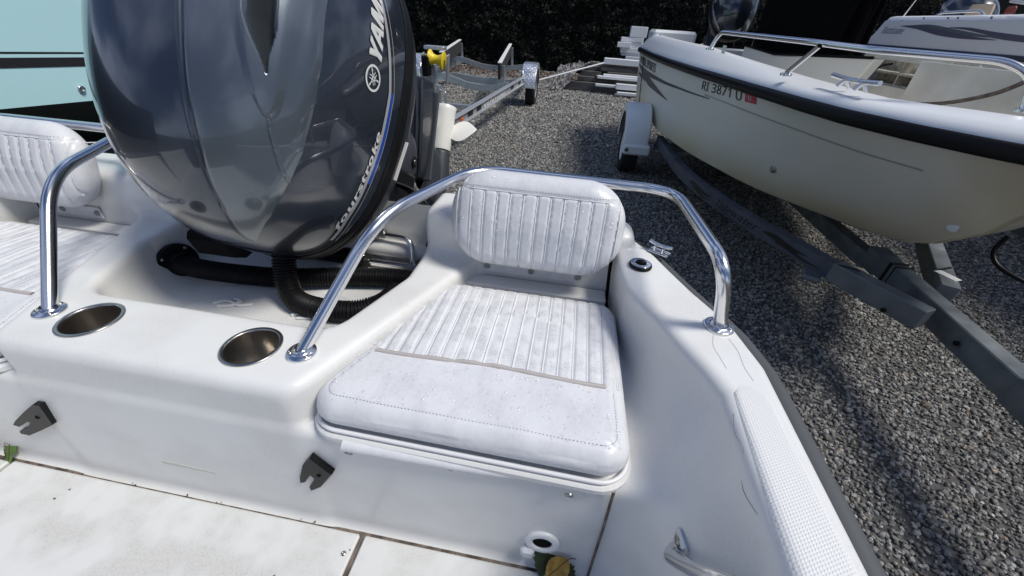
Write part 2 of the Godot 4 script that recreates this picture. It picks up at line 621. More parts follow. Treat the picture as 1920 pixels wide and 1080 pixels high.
	M.graphic_dark = mat(Color(0.05, 0.06, 0.075), 0.4)
	M.graphic_grey = mat(Color(0.12, 0.15, 0.17), 0.4)
	M.print_black = mat(Color(0.012, 0.012, 0.014), 0.5)
	M.leaf_green = mat(Color(0.07, 0.16, 0.02), 0.5)
	M.leaf_yellow = mat(Color.WHITE, 0.6)
	M.leaf_yellow.albedo_texture = noise_tex(0.03, Color(0.26, 0.13, 0.025), Color(0.55, 0.36, 0.06), 128, 4, 71)
	tri_map(M.leaf_yellow, 12.0)
	M.leaf_dark = mat(Color(0.025, 0.05, 0.012), 0.6)
	M.twig = mat(Color(0.08, 0.045, 0.025), 0.8)
	var gr := mat(Color.WHITE, 0.95)
	gr.albedo_texture = noise_tex(0.06, Color(0.03, 0.03, 0.03), Color(0.14, 0.135, 0.13), 512, 4, 81)
	tri_map(gr, 1.0)
	M.ground = gr
	var st := mat(Color.WHITE, 0.75)
	st.vertex_color_use_as_albedo = true
	M.stone = st
	var hl := mat(Color.WHITE, 0.6)
	hl.vertex_color_use_as_albedo = true
	hl.backlight_enabled = true
	hl.backlight = Color(0.05, 0.06, 0.03)
	M.hedge = hl
	var wt := mat(Color(0.9, 0.93, 1.0, 0.10), 0.03)
	wt.transparency = BaseMaterial3D.TRANSPARENCY_ALPHA
	M.water = wt

# ------------------------------------------------------------------ the skiff's inner moulding as a distance field
var lut_in := PackedFloat32Array()   # the three plan curves sampled every 5 mm from z = -1.1
var lut_low := PackedFloat32Array()
var lut_out := PackedFloat32Array()

func fill_luts() -> void:
	for i in 320:
		var z := -1.1 + 0.005 * i
		lut_in.append(lerp_table(XIN_TOP, z))
		lut_low.append(lerp_table(XIN_LOW, z))
		lut_out.append(lerp_table(XOUT, z))

func lut(t: PackedFloat32Array, z: float) -> float:
	var u := clampf((z + 1.1) * 200.0, 0.0, 318.99)
	var i := int(u)
	return t[i] + (t[i + 1] - t[i]) * (u - i)

func lerp_table(t: Array, z: float) -> float:
	if z <= t[0][0]: return t[0][1]
	for i in t.size() - 1:
		if z <= t[i + 1][0]:
			return lerpf(t[i][1], t[i + 1][1], (z - t[i][0]) / (t[i + 1][0] - t[i][0]))
	return t[t.size() - 1][1]

const XIN_TOP := [[-0.95, 0.85], [-0.80, 0.862], [-0.74, 0.872], [-0.70, 0.888], [-0.65, 0.917], [-0.58, 0.948], [-0.52, 0.978], [-0.47, 0.998], [0.4, 1.0]]
const XIN_LOW := [[-0.95, 0.862], [-0.80, 0.885], [-0.45, 0.905], [-0.38, 0.925], [-0.28, 0.965], [0.4, 0.97]]
const XOUT := [[-1.06, 0.72], [-1.02, 0.84], [-0.97, 0.905], [-0.90, 0.95], [-0.83, 0.978], [-0.75, 1.012], [-0.65, 1.064], [-0.54, 1.088], [-0.24, 1.090], [0.6, 1.09], [1.6, 1.05]]

func liner(p: Vector3) -> float:
	var x := absf(p.x - CX)
	var y := p.y
	var z := p.z
	var bo := maxf(0.376 + 0.4 * (-0.565 - z), 0.306)
	var d := smax(smax(y - 0.96, (x - bo) * 0.93, 0.022), z + 0.3855 - (0.96 - y) * 0.03, 0.03)
	d = smin(d, smax(y - 0.864, z + 0.384 - (0.96 - y) * 0.03, 0.025), 0.016)
	d = smin(d, smax(smax(maxf(0.357 - x, x - 0.9), y - 1.078, 0.03), z + 0.895, 0.03), 0.03)
	var t := smoothstep(0.80, 1.04, y)
	var xin := lerpf(lut(lut_low, z), lut(lut_in, z), t)
	var side := smax((xin - x) * 0.9, y - 1.04, 0.024)
	d = smin(d, side, lerpf(0.016, 0.055, smoothstep(-0.82, -0.5, z)))
	d = smin(d, y - 0.552, 0.03)
	var bi := minf(0.30 + 0.33 * (-0.6 - z), 0.357) - smoothstep(0.96, 0.80, y) * 0.035
	var well := smax(smax(x - bi, 0.825 - y, 0.07), z + 0.553, 0.05)
	d = smax(d, -well, 0.02)
	d = smax(d, x - lut(lut_out, z), 0.02)
	d = smax(d, -1.05 - z, 0.02)
	for cx in [-0.8897, -0.5439]:
		var q := Vector2(p.x - cx, z + 0.4705).length()
		if q < 0.12: d = maxf(d, -maxf(q - 0.0472, 0.86 - y))
	return d

func poly_dist(p: Vector2, v: PackedVector2Array) -> float:
	var d := (p - v[0]).length_squared()
	var s := 1.0
	var j := v.size() - 1
	for i in v.size():
		var e := v[j] - v[i]
		var w := p - v[i]
		var b := w - e * clampf(w.dot(e) / e.dot(e), 0.0, 1.0)
		d = minf(d, b.length_squared())
		var c1 := p.y >= v[i].y
		var c2 := p.y < v[j].y
		var c3 := e.x * w.y > e.y * w.x
		if (c1 and c2 and c3) or (not c1 and not c2 and not c3): s = -s
		j = i
	return s * sqrt(d)

func round_plan(g: float) -> PackedVector2Array:   # the cushion's outline, g metres outside the drawn-in plan, with round corners
	var o := PackedVector2Array()
	var n := plan.size()
	for i in n:
		var a := plan[(i + n - 1) % n]
		var b := plan[i]
		var c := plan[(i + 1) % n]
		var e1 := (b - a).normalized()
		var e2 := (c - b).normalized()
		var s := 1.0 if e1.cross(e2) < 0.0 else -1.0
		var n1 := Vector2(-e1.y, e1.x) * s
		var n2 := Vector2(-e2.y, e2.x) * s
		for k in 9:
			o.append(b + n1.slerp(n2, k / 8.0) * g)
	return o

var plan := PackedVector2Array([Vector2(-0.343, -0.434), Vector2(0.112, -0.428), Vector2(0.106, -0.761), Vector2(-0.222, -0.761)])   # cushion plan, drawn in by its corner radius

func cushion(q: Vector3, flip: bool) -> float:
	var p := q
	if flip: p.x = 2.0 * CX - p.x
	var d2 := poly_dist(Vector2(p.x, p.z), plan) - 0.052
	var r := 0.025
	var hy := 0.0325 + 0.006 * clampf(-d2 / 0.15, 0.0, 1.0)
	var yc := 0.9105
	var side := d2 + 0.007 * absf(p.y - 0.908) / 0.03
	var a := Vector2(maxf(side + r, 0.0), maxf(absf(p.y - yc) - hy + r, 0.0))
	var d := minf(maxf(side + r, absf(p.y - yc) - hy + r), 0.0) + a.length() - r
	if p.y > 0.922:
		if p.z < -0.527 and d2 < -0.012:
			var k := fposmod((p.x - 0.1428) / 0.02846 + 0.5, 1.0) - 0.5
			d += 0.0042 * exp(-(k * k) / 0.010) - 0.0008
		elif p.z > -0.521:
			d += 0.0016 * sin(p.x * 31.0 + p.z * 17.0) * sin(p.z * 43.0 - p.x * 12.0)
		var sz := absf(d2 + 0.027)
		d += 0.0016 * exp(-(sz * sz) / 0.000012)
	return d

func surf_y(f: Callable, x: float, z: float, y0: float) -> float:
	var y := y0
	for i in 24:
		var d: float = f.call(Vector3(x, y, z))
		y -= d * 0.8
		if absf(d) < 0.0002: break
	return y

var pad_xf := Transform3D(Basis.from_euler(Vector3(deg_to_rad(-14), 0, 0)), Vector3(-0.062, 1.093, -0.872))

const PAD_SHIFT := 0.115   # the left pad sits further out than the right one's mirror image
func pad(q: Vector3, flip: bool) -> float:
	var w := q
	if flip: w.x = 2.0 * CX - w.x - PAD_SHIFT
	var p := pad_xf.affine_inverse() * w
	var rc := 0.098
	var b := Vector2(absf(p.x) - 0.206 + rc, absf(p.y) - 0.113 + rc)
	var d2 := Vector2(maxf(b.x, 0), maxf(b.y, 0)).length() + minf(maxf(b.x, b.y), 0.0) - rc
	var hz := 0.036 + 0.014 * clampf(-d2 / 0.1, 0.0, 1.0)
	var r := 0.036
	var a := Vector2(maxf(d2 + r, 0.0), maxf(absf(p.z) - hz + r, 0.0))
	var d := minf(maxf(d2 + r, absf(p.z) - hz + r), 0.0) + a.length() - r
	if p.z > 0.0:
		if p.y < 0.07 and d2 < -0.006 and absf(p.x) < 0.185:
			var k := fposmod(p.x / 0.0306 + 0.5, 1.0) - 0.5
			d += 0.0042 * exp(-(k * k) / 0.010) - 0.0008
		var s := absf(p.y - 0.071)
		d += 0.0016 * exp(-(s * s) / 0.000012)
		var e := absf(absf(p.x) - 0.187)
		d += 0.0016 * exp(-(e * e) / 0.000012)
	return d

func pad_front(f: Callable, lx: float, ly: float, flip: bool) -> Vector3:   # point on the pad's front
	var z := 0.06
	for i in 30:
		var w := pad_xf * Vector3(lx, ly, z)
		if flip: w.x = 2.0 * CX - w.x - PAD_SHIFT
		var d: float = f.call(w)
		z -= d * 0.8
		if absf(d) < 0.0002: break
	var o := pad_xf * Vector3(lx, ly, z)
	if flip: o.x = 2.0 * CX - o.x - PAD_SHIFT
	return o

func mx(p: Vector3, flip: bool) -> Vector3:
	return Vector3(2.0 * CX - p.x, p.y, p.z) if flip else p

# ------------------------------------------------------------------ the skiff
func screw(mb: MB, p: Vector3, up: Vector3, r := 0.005) -> void:
	lathe(mb, frame(p, up), [Vector2(r, 0), Vector2(r * 0.95, r * 0.22), Vector2(r * 0.6, r * 0.45), Vector2(r * 0.28, r * 0.5), Vector2(r * 0.24, r * 0.15), Vector2(0.0001, r * 0.15)], 14)

func skiff() -> void:
	var t := thing("white_skiff", "white fiberglass boat in the foreground with two cup holders and padded stern seats", "boat", Vector3(CX, 0.2, 0.0))
	var mb := MB.new()
	nets(mb, liner, Vector3(-1.62, 0.49, -1.075), Vector3(0.43, 1.11, 0.36), 0.0092)
	part(t, "deck_moulding", mb, M.gel)
	# side decks and walls forward of the moulding
	mb = MB.new()
	for s in [-1.0, 1.0]:
		var rows := []
		for z in [0.34, 0.7, 1.1, 1.5]:
			var o := lerp_table(XOUT, z)
			rows.append(PackedVector3Array([Vector3(CX + s * 0.97, 0.55, z), Vector3(CX + s * 0.975, 0.85, z), Vector3(CX + s * 0.99, 1.01, z), Vector3(CX + s * 1.005, 1.037, z), Vector3(CX + s * 1.03, 1.04, z), Vector3(CX + s * (o - 0.01), 1.04, z), Vector3(CX + s * o, 1.03, z)]))
		grid(mb, rows, false, Vector3(CX + s * 1.2, 0.5, 0.9))
	bx(mb, Vector3(CX, 0.53, 0.93), Vector3(1.96, 0.04, 1.18), 0.004)
	part(t, "side_deck", mb, M.gel)
	# outer hull
	mb = MB.new()
	var rows := []
	for z in [-1.052, -1.02, -0.97, -0.9, -0.8, -0.65, -0.5, -0.2, 0.2, 0.7, 1.2, 1.6]:
		var o := lerp_table(XOUT, z) - 0.004
		var row := PackedVector3Array()
		for q in [[o, 1.025], [o - 0.012, 0.97], [o - 0.05, 0.8], [o - 0.12, 0.55], [o - 0.2, 0.44], [0.3, 0.3], [0.0, 0.22]]:
			row.append(Vector3(CX + q[0], q[1], z))
		for q in [[0.3, 0.3], [o - 0.2, 0.44], [o - 0.12, 0.55], [o - 0.05, 0.8], [o - 0.012, 0.97], [o, 1.025]]:
			row.append(Vector3(CX - q[0], q[1], z))
		rows.append(row)
	grid(mb, rows, false, Vector3(CX, 1.2, 0.2))
	mb.flat(PackedVector3Array([rows[0][0], rows[0][3], rows[0][6], rows[0][9], rows[0][12]]), Vector3(0, 0, -1))
	part(t, "hull", mb, M.gel)
	# rubber rub rails
	for s in [1.0, -1.0]:
		mb = MB.new()
		var prow := []
		for i in 60:
			var z := -1.03 + 2.6 * i / 59.0
			var o := lerp_table(XOUT, z)
			var row := PackedVector3Array()
			for k in 12:
				var a := TAU * k / 12
				row.append(Vector3(CX + s * (o + 0.010 + 0.026 * cos(a)), 1.0 + 0.03 * sin(a), z))
			prow.append(row)
		grid(mb, prow, true, Vector3.INF, true)
		part(t, "rub_rail", mb, M.rub_grey)
	# moulded nonskid pad on the port gunwale
	mb = MB.new()
	rows = []
	for i in 50:
		var u := i / 49.0
		var z := -0.487 + 0.95 * u
		var xa := 0.297 - 0.012 * clampf((z + 0.49) / 0.25, 0, 1) + 0.014 * pow(clampf((-0.465 - z) / 0.022, 0, 1), 2.0)
		var xb := 0.358 - 0.010 * clampf((-0.2 - z) / 0.29, 0, 1) - 0.02 * pow(clampf((-0.455 - z) / 0.032, 0, 1), 2.0)
		var row := PackedVector3Array()
		for q in [[0.0, -0.001], [0.04, 0.0016], [0.12, 0.002], [0.2, 0.002], [0.35, 0.002], [0.5, 0.002], [0.65, 0.002], [0.8, 0.002], [0.9, 0.002], [0.96, 0.0016], [1.0, -0.001]]:
			var xx := lerpf(xa, xb, q[0])
			var yy: float = minf(surf_y(liner, xx, minf(z, 0.33), 1.045), 1.041) + q[1] * clampf(u * 60.0, 0.0, 1.0)
			row.append(Vector3(xx, yy, z))
		rows.append(row)
	grid(mb, rows, false, Vector3(0.33, 0.8, 0.0))
	part(t, "nonskid_pad", mb, M.nonskid)
	# textured mat in the splash well, with two raised flourishes
	mb = MB.new()
	prism(mb, PackedVector2Array([Vector2(-0.215, 0.0), Vector2(-0.2, -0.012), Vector2(0.2, -0.012), Vector2(0.225, 0.0), Vector2(0.17, 0.13), Vector2(0.15, 0.14), Vector2(-0.15, 0.14), Vector2(-0.17, 0.13)]), Transform3D(Basis(Vector3.RIGHT, Vector3.FORWARD, Vector3.UP), Vector3(CX, 0.826, -0.672)), 0.009, 0.003)
	var wm := part(t, "well_mat", mb, M.tread)
	for cx in [-0.82, -0.60]:
		mb = MB.new()
		tube(mb, spline([Vector3(cx - 0.05, 0.838, -0.70), Vector3(cx - 0.02, 0.839, -0.716), Vector3(cx + 0.015, 0.839, -0.705), Vector3(cx + 0.05, 0.839, -0.716)], 8), 0.0045, 8)
		tube(mb, spline([Vector3(cx - 0.03, 0.838, -0.692), Vector3(cx + 0.0, 0.839, -0.70), Vector3(cx + 0.012, 0.839, -0.722), Vector3(cx - 0.012, 0.838, -0.728)], 8), 0.004, 8)
		part(wm, "raised_emblem", mb, M.gel)
	# floor hatches
	var k := 0
	for q in [[-1.205, -0.337, -0.353], [-0.325, 0.142, -0.353], [-1.66, -1.215, -0.35]]:
		mb = MB.new()
		bx(mb, Vector3((q[0] + q[1]) * 0.5, 0.559, (q[2] + 1.0) * 0.5), Vector3(q[1] - q[0], 0.012, 1.0 - q[2]), 0.003)
		part(t, "floor_hatch", mb, M.floor)
	mb = MB.new()
	bx(mb, Vector3(-0.75, 0.5555, -0.3585), Vector3(1.8, 0.003, 0.013), 0.001)
	part(t, "grimy_seam", mb, M.dirt)
	mb = MB.new()
	bx(mb, Vector3(-0.331, 0.5555, 0.3), Vector3(0.011, 0.0028, 1.32), 0.001)
	part(t, "grimy_seam", mb, M.dirt)
	mb = MB.new()
	bx(mb, Vector3(-1.21, 0.5555, 0.3), Vector3(0.009, 0.0028, 1.32), 0.001)
	part(t, "grimy_seam", mb, M.dirt)
	for p in [Vector3(-0.324, 0.5558, -0.372), Vector3(-0.352, 0.565, -0.312), Vector3(-1.235, 0.565, -0.30)]:
		mb = MB.new()
		screw(mb, p, Vector3.UP, 0.0055)
		part(t, "floor_screw", mb, M.steel)
	mb = MB.new()
	tube(mb, PackedVector3Array([Vector3(0.1435, 0.868, -0.3745), Vector3(0.1475, 0.75, -0.372), Vector3(0.150, 0.60, -0.3665), Vector3(0.1505, 0.555, -0.363)]), 0.0028, 8)
	part(t, "grimy_seam", mb, M.dirt)
	for f in [false, true]:
		mb = MB.new()
		var sp := PackedVector3Array()
		for i in 12:
			var yy := 1.045 - 0.02 * i
			var xx := CX + lerpf(lerp_table(XIN_LOW, -0.885), lerp_table(XIN_TOP, -0.885), smoothstep(0.80, 1.04, yy)) - 0.006
			var zz := -0.82
			while zz > -0.95 and liner(Vector3(xx, yy, zz)) > 0.0: zz -= 0.001
			sp.append(mx(Vector3(xx, yy, zz + 0.001), f))
		tube(mb, sp, 0.0048, 8)
		part(t, "black_seal", mb, M.black_matt)
		mb = MB.new()
		bx(mb, mx(Vector3(-0.057, 0.906, -0.866), f), Vector3(0.385, 0.024, 0.05), 0.003)
		part(t, "seat_cleat_strip", mb, M.gel)
		mb = MB.new()
		var bp := PackedVector2Array()
		for p in round_plan(0.062):
			var w := mx(Vector3(p.x, 0, p.y), f)
			bp.append(Vector2(w.x, -w.z))
		if f: bp.reverse()
		prism(mb, bp, Transform3D(Basis(Vector3.RIGHT, Vector3.FORWARD, Vector3.UP), Vector3(0, 0.864, 0)), 0.014, 0.004)
		part(t, "seat_board", mb, M.gel)
	# cup holders
	for cx in [-0.8897, -0.5439]:
		mb = MB.new()
		var q := frame(Vector3(cx, 0.9605, -0.4705), Vector3.UP)
		lathe(mb, q, [Vector2(0.0515, -0.0012), Vector2(0.0535, 0.0), Vector2(0.0538, 0.0015), Vector2(0.0525, 0.0028), Vector2(0.048, 0.003), Vector2(0.0462, 0.0018), Vector2(0.0455, -0.002), Vector2(0.0448, -0.03), Vector2(0.044, -0.078), Vector2(0.042, -0.086), Vector2(0.037, -0.088), Vector2(0.0001, -0.088)], 56)
		part(t, "cup_holder", mb, M.steel)
	# grab rails with their foot flanges
	for f in [false, true]:
		mb = MB.new()
		var pts := []
		for p in [Vector3(-0.4455, 0.962, -0.475), Vector3(-0.352, 1.168, -0.655), Vector3(-0.232, 1.182, -0.955), Vector3(0.256, 1.176, -0.968), Vector3(0.272, 1.185, -0.600), Vector3(0.316, 1.042, -0.632)]: pts.append(mx(p, f))
		tube(mb, rounded(pts, 0.085, 10), 0.0120, 20)
		var rail := part(t, "grab_rail", mb, M.chrome)
		for q in [[Vector3(-0.4455, 0.9605, -0.475), Vector3.UP], [Vector3(0.3155, 1.0402, -0.6325), Vector3.UP]]:
			mb = MB.new()
			var c := mx(q[0], f)
			lathe(mb, frame(c, q[1]), [Vector2(0.0268, 0), Vector2(0.0268, 0.003), Vector2(0.0255, 0.0048), Vector2(0.019, 0.0055), Vector2(0.015, 0.007), Vector2(0.0135, 0.012), Vector2(0.012, 0.013)], 32)
			var fl := part(rail, "foot_flange", mb, M.chrome)
			for a in 3:
				mb = MB.new()
				screw(mb, c + Vector3(cos(a * 2.09 + 0.6), 0, sin(a * 2.09 + 0.6)) * 0.0198 + Vector3(0, 0.005, 0), Vector3.UP, 0.0048)
				part(rail, "flange_screw", mb, M.steel)
	# black rod clips on the bench front
	for q in [[Vector3(-0.4194, 0.7284, -0.3775), [0.0186, 0.0782, 0.0535, 0.0337, 0.0159, -0.0261, -0.0109, -0.0502, -0.0111, -0.0355, 0.0059, -0.0068, 0.0074, 0.0062, 0.0034, 0.013, -0.008, -0.0045, -0.0159, -0.0192, -0.0289, -0.0258, -0.0241, -0.0044, -0.0063, 0.0418]], [Vector3(-1.068, 0.7239, -0.3775), [0.0693, 0.079, 0.0871, 0.0807, 0.0732, 0.0158, 0.0245, -0.0156, -0.0312, -0.0499, -0.0539, -0.0495, -0.0493, -0.0395, -0.0279, -0.0288, -0.0039, -0.0104, 0.0124, 0.0081, 0.0037, 0.0076, -0.0181, -0.0091, -0.0362, -0.0206, -0.0493, -0.0177, -0.0286, 0.0021, 0.0288, 0.0481]]]:
		var clip := PackedVector2Array()
		for i in range(0, q[1].size(), 2): clip.append(Vector2(q[1][i], q[1][i + 1]))
		var c: Vector3 = q[0]
		mb = MB.new()
		prism(mb, clip, Transform3D(Basis.IDENTITY, c), 0.012, 0.0025)
		var cl := part(t, "rod_clip", mb, M.black)
		mb = MB.new()
		screw(mb, c + Vector3(0.024, 0.022, 0.012) if q[1].size() < 28 else c + Vector3(0.05, 0.035, 0.012), Vector3.BACK, 0.0045)
		part(cl, "clip_screw", mb, M.black_matt)
	# drain fitting low on the bench front
	mb = MB.new()
	var df := frame(Vector3(0.047, 0.652, -0.3745), Vector3(0, 0.06, 1))
	lathe(mb, df, [Vector2(0.034, 0.0), Vector2(0.034, 0.004), Vector2(0.031, 0.007), Vector2(0.022, 0.008), Vector2(0.0195, 0.005), Vector2(0.019, -0.004)], 36)
	bx(mb, Vector3(0.021, 0.612, -0.369), Vector3(0.028, 0.03, 0.02), 0.006)
	var dr := part(t, "drain_fitting", mb, M.white_paint)
	mb = MB.new()
	disc(mb, Vector3(0.047, 0.652, -0.3745), Vector3(0, 0.06, 1), 0.0195, 0.0035)
	part(dr, "drain_hole", mb, M.black_matt)
	# faded label on the bench front
	mb = MB.new()
	bx(mb, Vector3(-0.719, 0.645, -0.3725), Vector3(0.128, 0.046, 0.001), 0.0004, Vector3(0.03, 0, -0.04))
	part(t, "faded_sticker", mb, M.sticker_old)
	# grab handle on the port side wall
	mb = MB.new()
	bx(mb, Vector3(0.243, 0.852, -0.318), Vector3(0.012, 0.052, 0.036), 0.005, Vector3(0, 0.12, 0.1))
	tube(mb, rounded([Vector3(0.240, 0.843, -0.318), Vector3(0.226, 0.848, -0.303), Vector3(0.233, 0.895, -0.272), Vector3(0.240, 0.955, -0.238), Vector3(0.252, 0.975, -0.226)], 0.03), 0.0105, 14)
	var hd := part(t, "side_handle", mb, M.chrome)
	mb = MB.new()
	screw(mb, Vector3(0.236, 0.866, -0.318), Vector3(-1, 0.1, 0.12), 0.008)
	part(hd, "handle_screw", mb, M.steel_old)
	# fuel cap and stern cleat on the port quarter
	mb = MB.new()
	lathe(mb, frame(Vector3(0.19, 1.042, -0.824), Vector3.UP), [Vector2(0.026, 0), Vector2(0.026, 0.004), Vector2(0.0245, 0.007), Vector2(0.019, 0.008)], 32)
	ball(mb, Vector3(0.19, 1.051, -0.824), Vector3(0.013, 0.007, 0.007))
	var fc := part(t, "fuel_cap", mb, M.black)
	mb = MB.new()
	lathe(mb, frame(Vector3(0.19, 1.0495, -0.824), Vector3.UP), [Vector2(0.0225, 0), Vector2(0.022, 0.001), Vector2(0.014, 0.0014)], 32)
	part(fc, "cap_ring", mb, M.chrome)
	mb = MB.new()
	var cc := Vector3(0.243, 1.042, -0.902)
	var ca := Basis(Vector3.UP, -0.55)
	for s in [-1.0, 1.0]:
		bxf(mb, Transform3D(ca, cc + ca * Vector3(0, 0.002, s * 0.009)), Vector3(0.05, 0.004, 0.009), 0.0015)
		bxf(mb, Transform3D(ca, cc + ca * Vector3(s * 0.010, 0.010, 0)), Vector3(0.007, 0.017, 0.021), 0.002)
	tube(mb, spline([cc + ca * Vector3(-0.029, 0.023, 0), cc + ca * Vector3(-0.012, 0.019, 0), cc + ca * Vector3(0.012, 0.019, 0), cc + ca * Vector3(0.029, 0.023, 0)], 6), 0.0045, 10)
	part(t, "stern_cleat", mb, M.chrome)
	# blue striped tape on the starboard quarter
	mb = MB.new()
	bx(mb, Vector3(-1.375, 1.02, -1.056), Vector3(0.17, 0.075, 0.004), 0.001, Vector3(0, 0, 0.1))
	var tp := part(t, "quarter_plate", mb, M.white_paint)
	for yy in [0.0155, -0.0155]:
		mb = MB.new()
		bx(mb, Vector3(-1.375 - yy * 0.1, 1.02 + yy, -1.0525), Vector3(0.165, 0.015, 0.004), 0.001, Vector3(0, 0, 0.1))
		part(tp, "blue_stripe", mb, M.blue_tape)
	# transom knee and white transom cap seen beneath the motor
	mb = MB.new()
	tube(mb, PackedVector3Array([Vector3(CX - 0.36, 0.872, -1.035), Vector3(CX + 0.36, 0.872, -1.035)]), 0.026, 14)
	part(t, "transom_cap", mb, M.gel)

func wear() -> void:   # hairline cracks in the gelcoat and crumbs of leaf in the corners
	var t := get_node("white_skiff") as Node3D
	for q in [[Vector2(0.300, -0.607), Vector2(0.292, -0.575), Vector2(0.296, -0.545), Vector2(0.300, -0.52)], [Vector2(0.325, -0.60), Vector2(0.332, -0.57), Vector2(0.331, -0.53), Vector2(0.336, -0.50)], [Vector2(0.288, -0.43), Vector2(0.283, -0.40), Vector2(0.285, -0.37), Vector2(0.279, -0.33), Vector2(0.281, -0.29)]]:
		var pts := []
		for p in q: pts.append(Vector3(p.x, surf_y(liner, p.x, p.y, 1.05) + 0.0001, p.y))
		var mb := MB.new()
		tube(mb, spline(pts, 6), 0.00035, 5)
		part(t, "hairline_crack", mb, M.stitch)
	var mb := MB.new()
	mb.flat(PackedVector3Array([Vector3(-1, 0, -0.4), Vector3(0.2, 0.3, -0.6), Vector3(1, 0, 0.1), Vector3(-0.3, 0.1, 0.6)]), Vector3.UP)
	var ts := []
	var cs := []
	for i in 150:
		var p := Vector3(rng.randf_range(0.02, 0.145), 0.5565, -0.358 + 0.006 * rng.randf())
		if i > 95: p = Vector3(rng.randf_range(-1.3, 0.14), 0.5575 if rng.randf() < 0.5 else 0.5663, -0.357)
		if i > 110: p = Vector3(rng.randf_range(-1.2, 0.1), 0.5658, rng.randf_range(-0.34, -0.05))
		if i > 135: p = Vector3(rng.randf_range(-1.31, -1.22), 0.558, rng.randf_range(-0.362, -0.352))
		ts.append(Transform3D(Basis.from_euler(Vector3(rng.randf_range(-0.4, 0.4), rng.randf() * TAU, rng.randf_range(-0.4, 0.4))).scaled(Vector3.ONE * rng.randf_range(0.0012, 0.0042)), p))
		var g := rng.randf_range(0.4, 1.1)
		cs.append(Color(0.055 * g, 0.035 * g, 0.02 * g))
	scatter(self, "leaf_debris", mb.mesh(), M.stone, ts, cs)

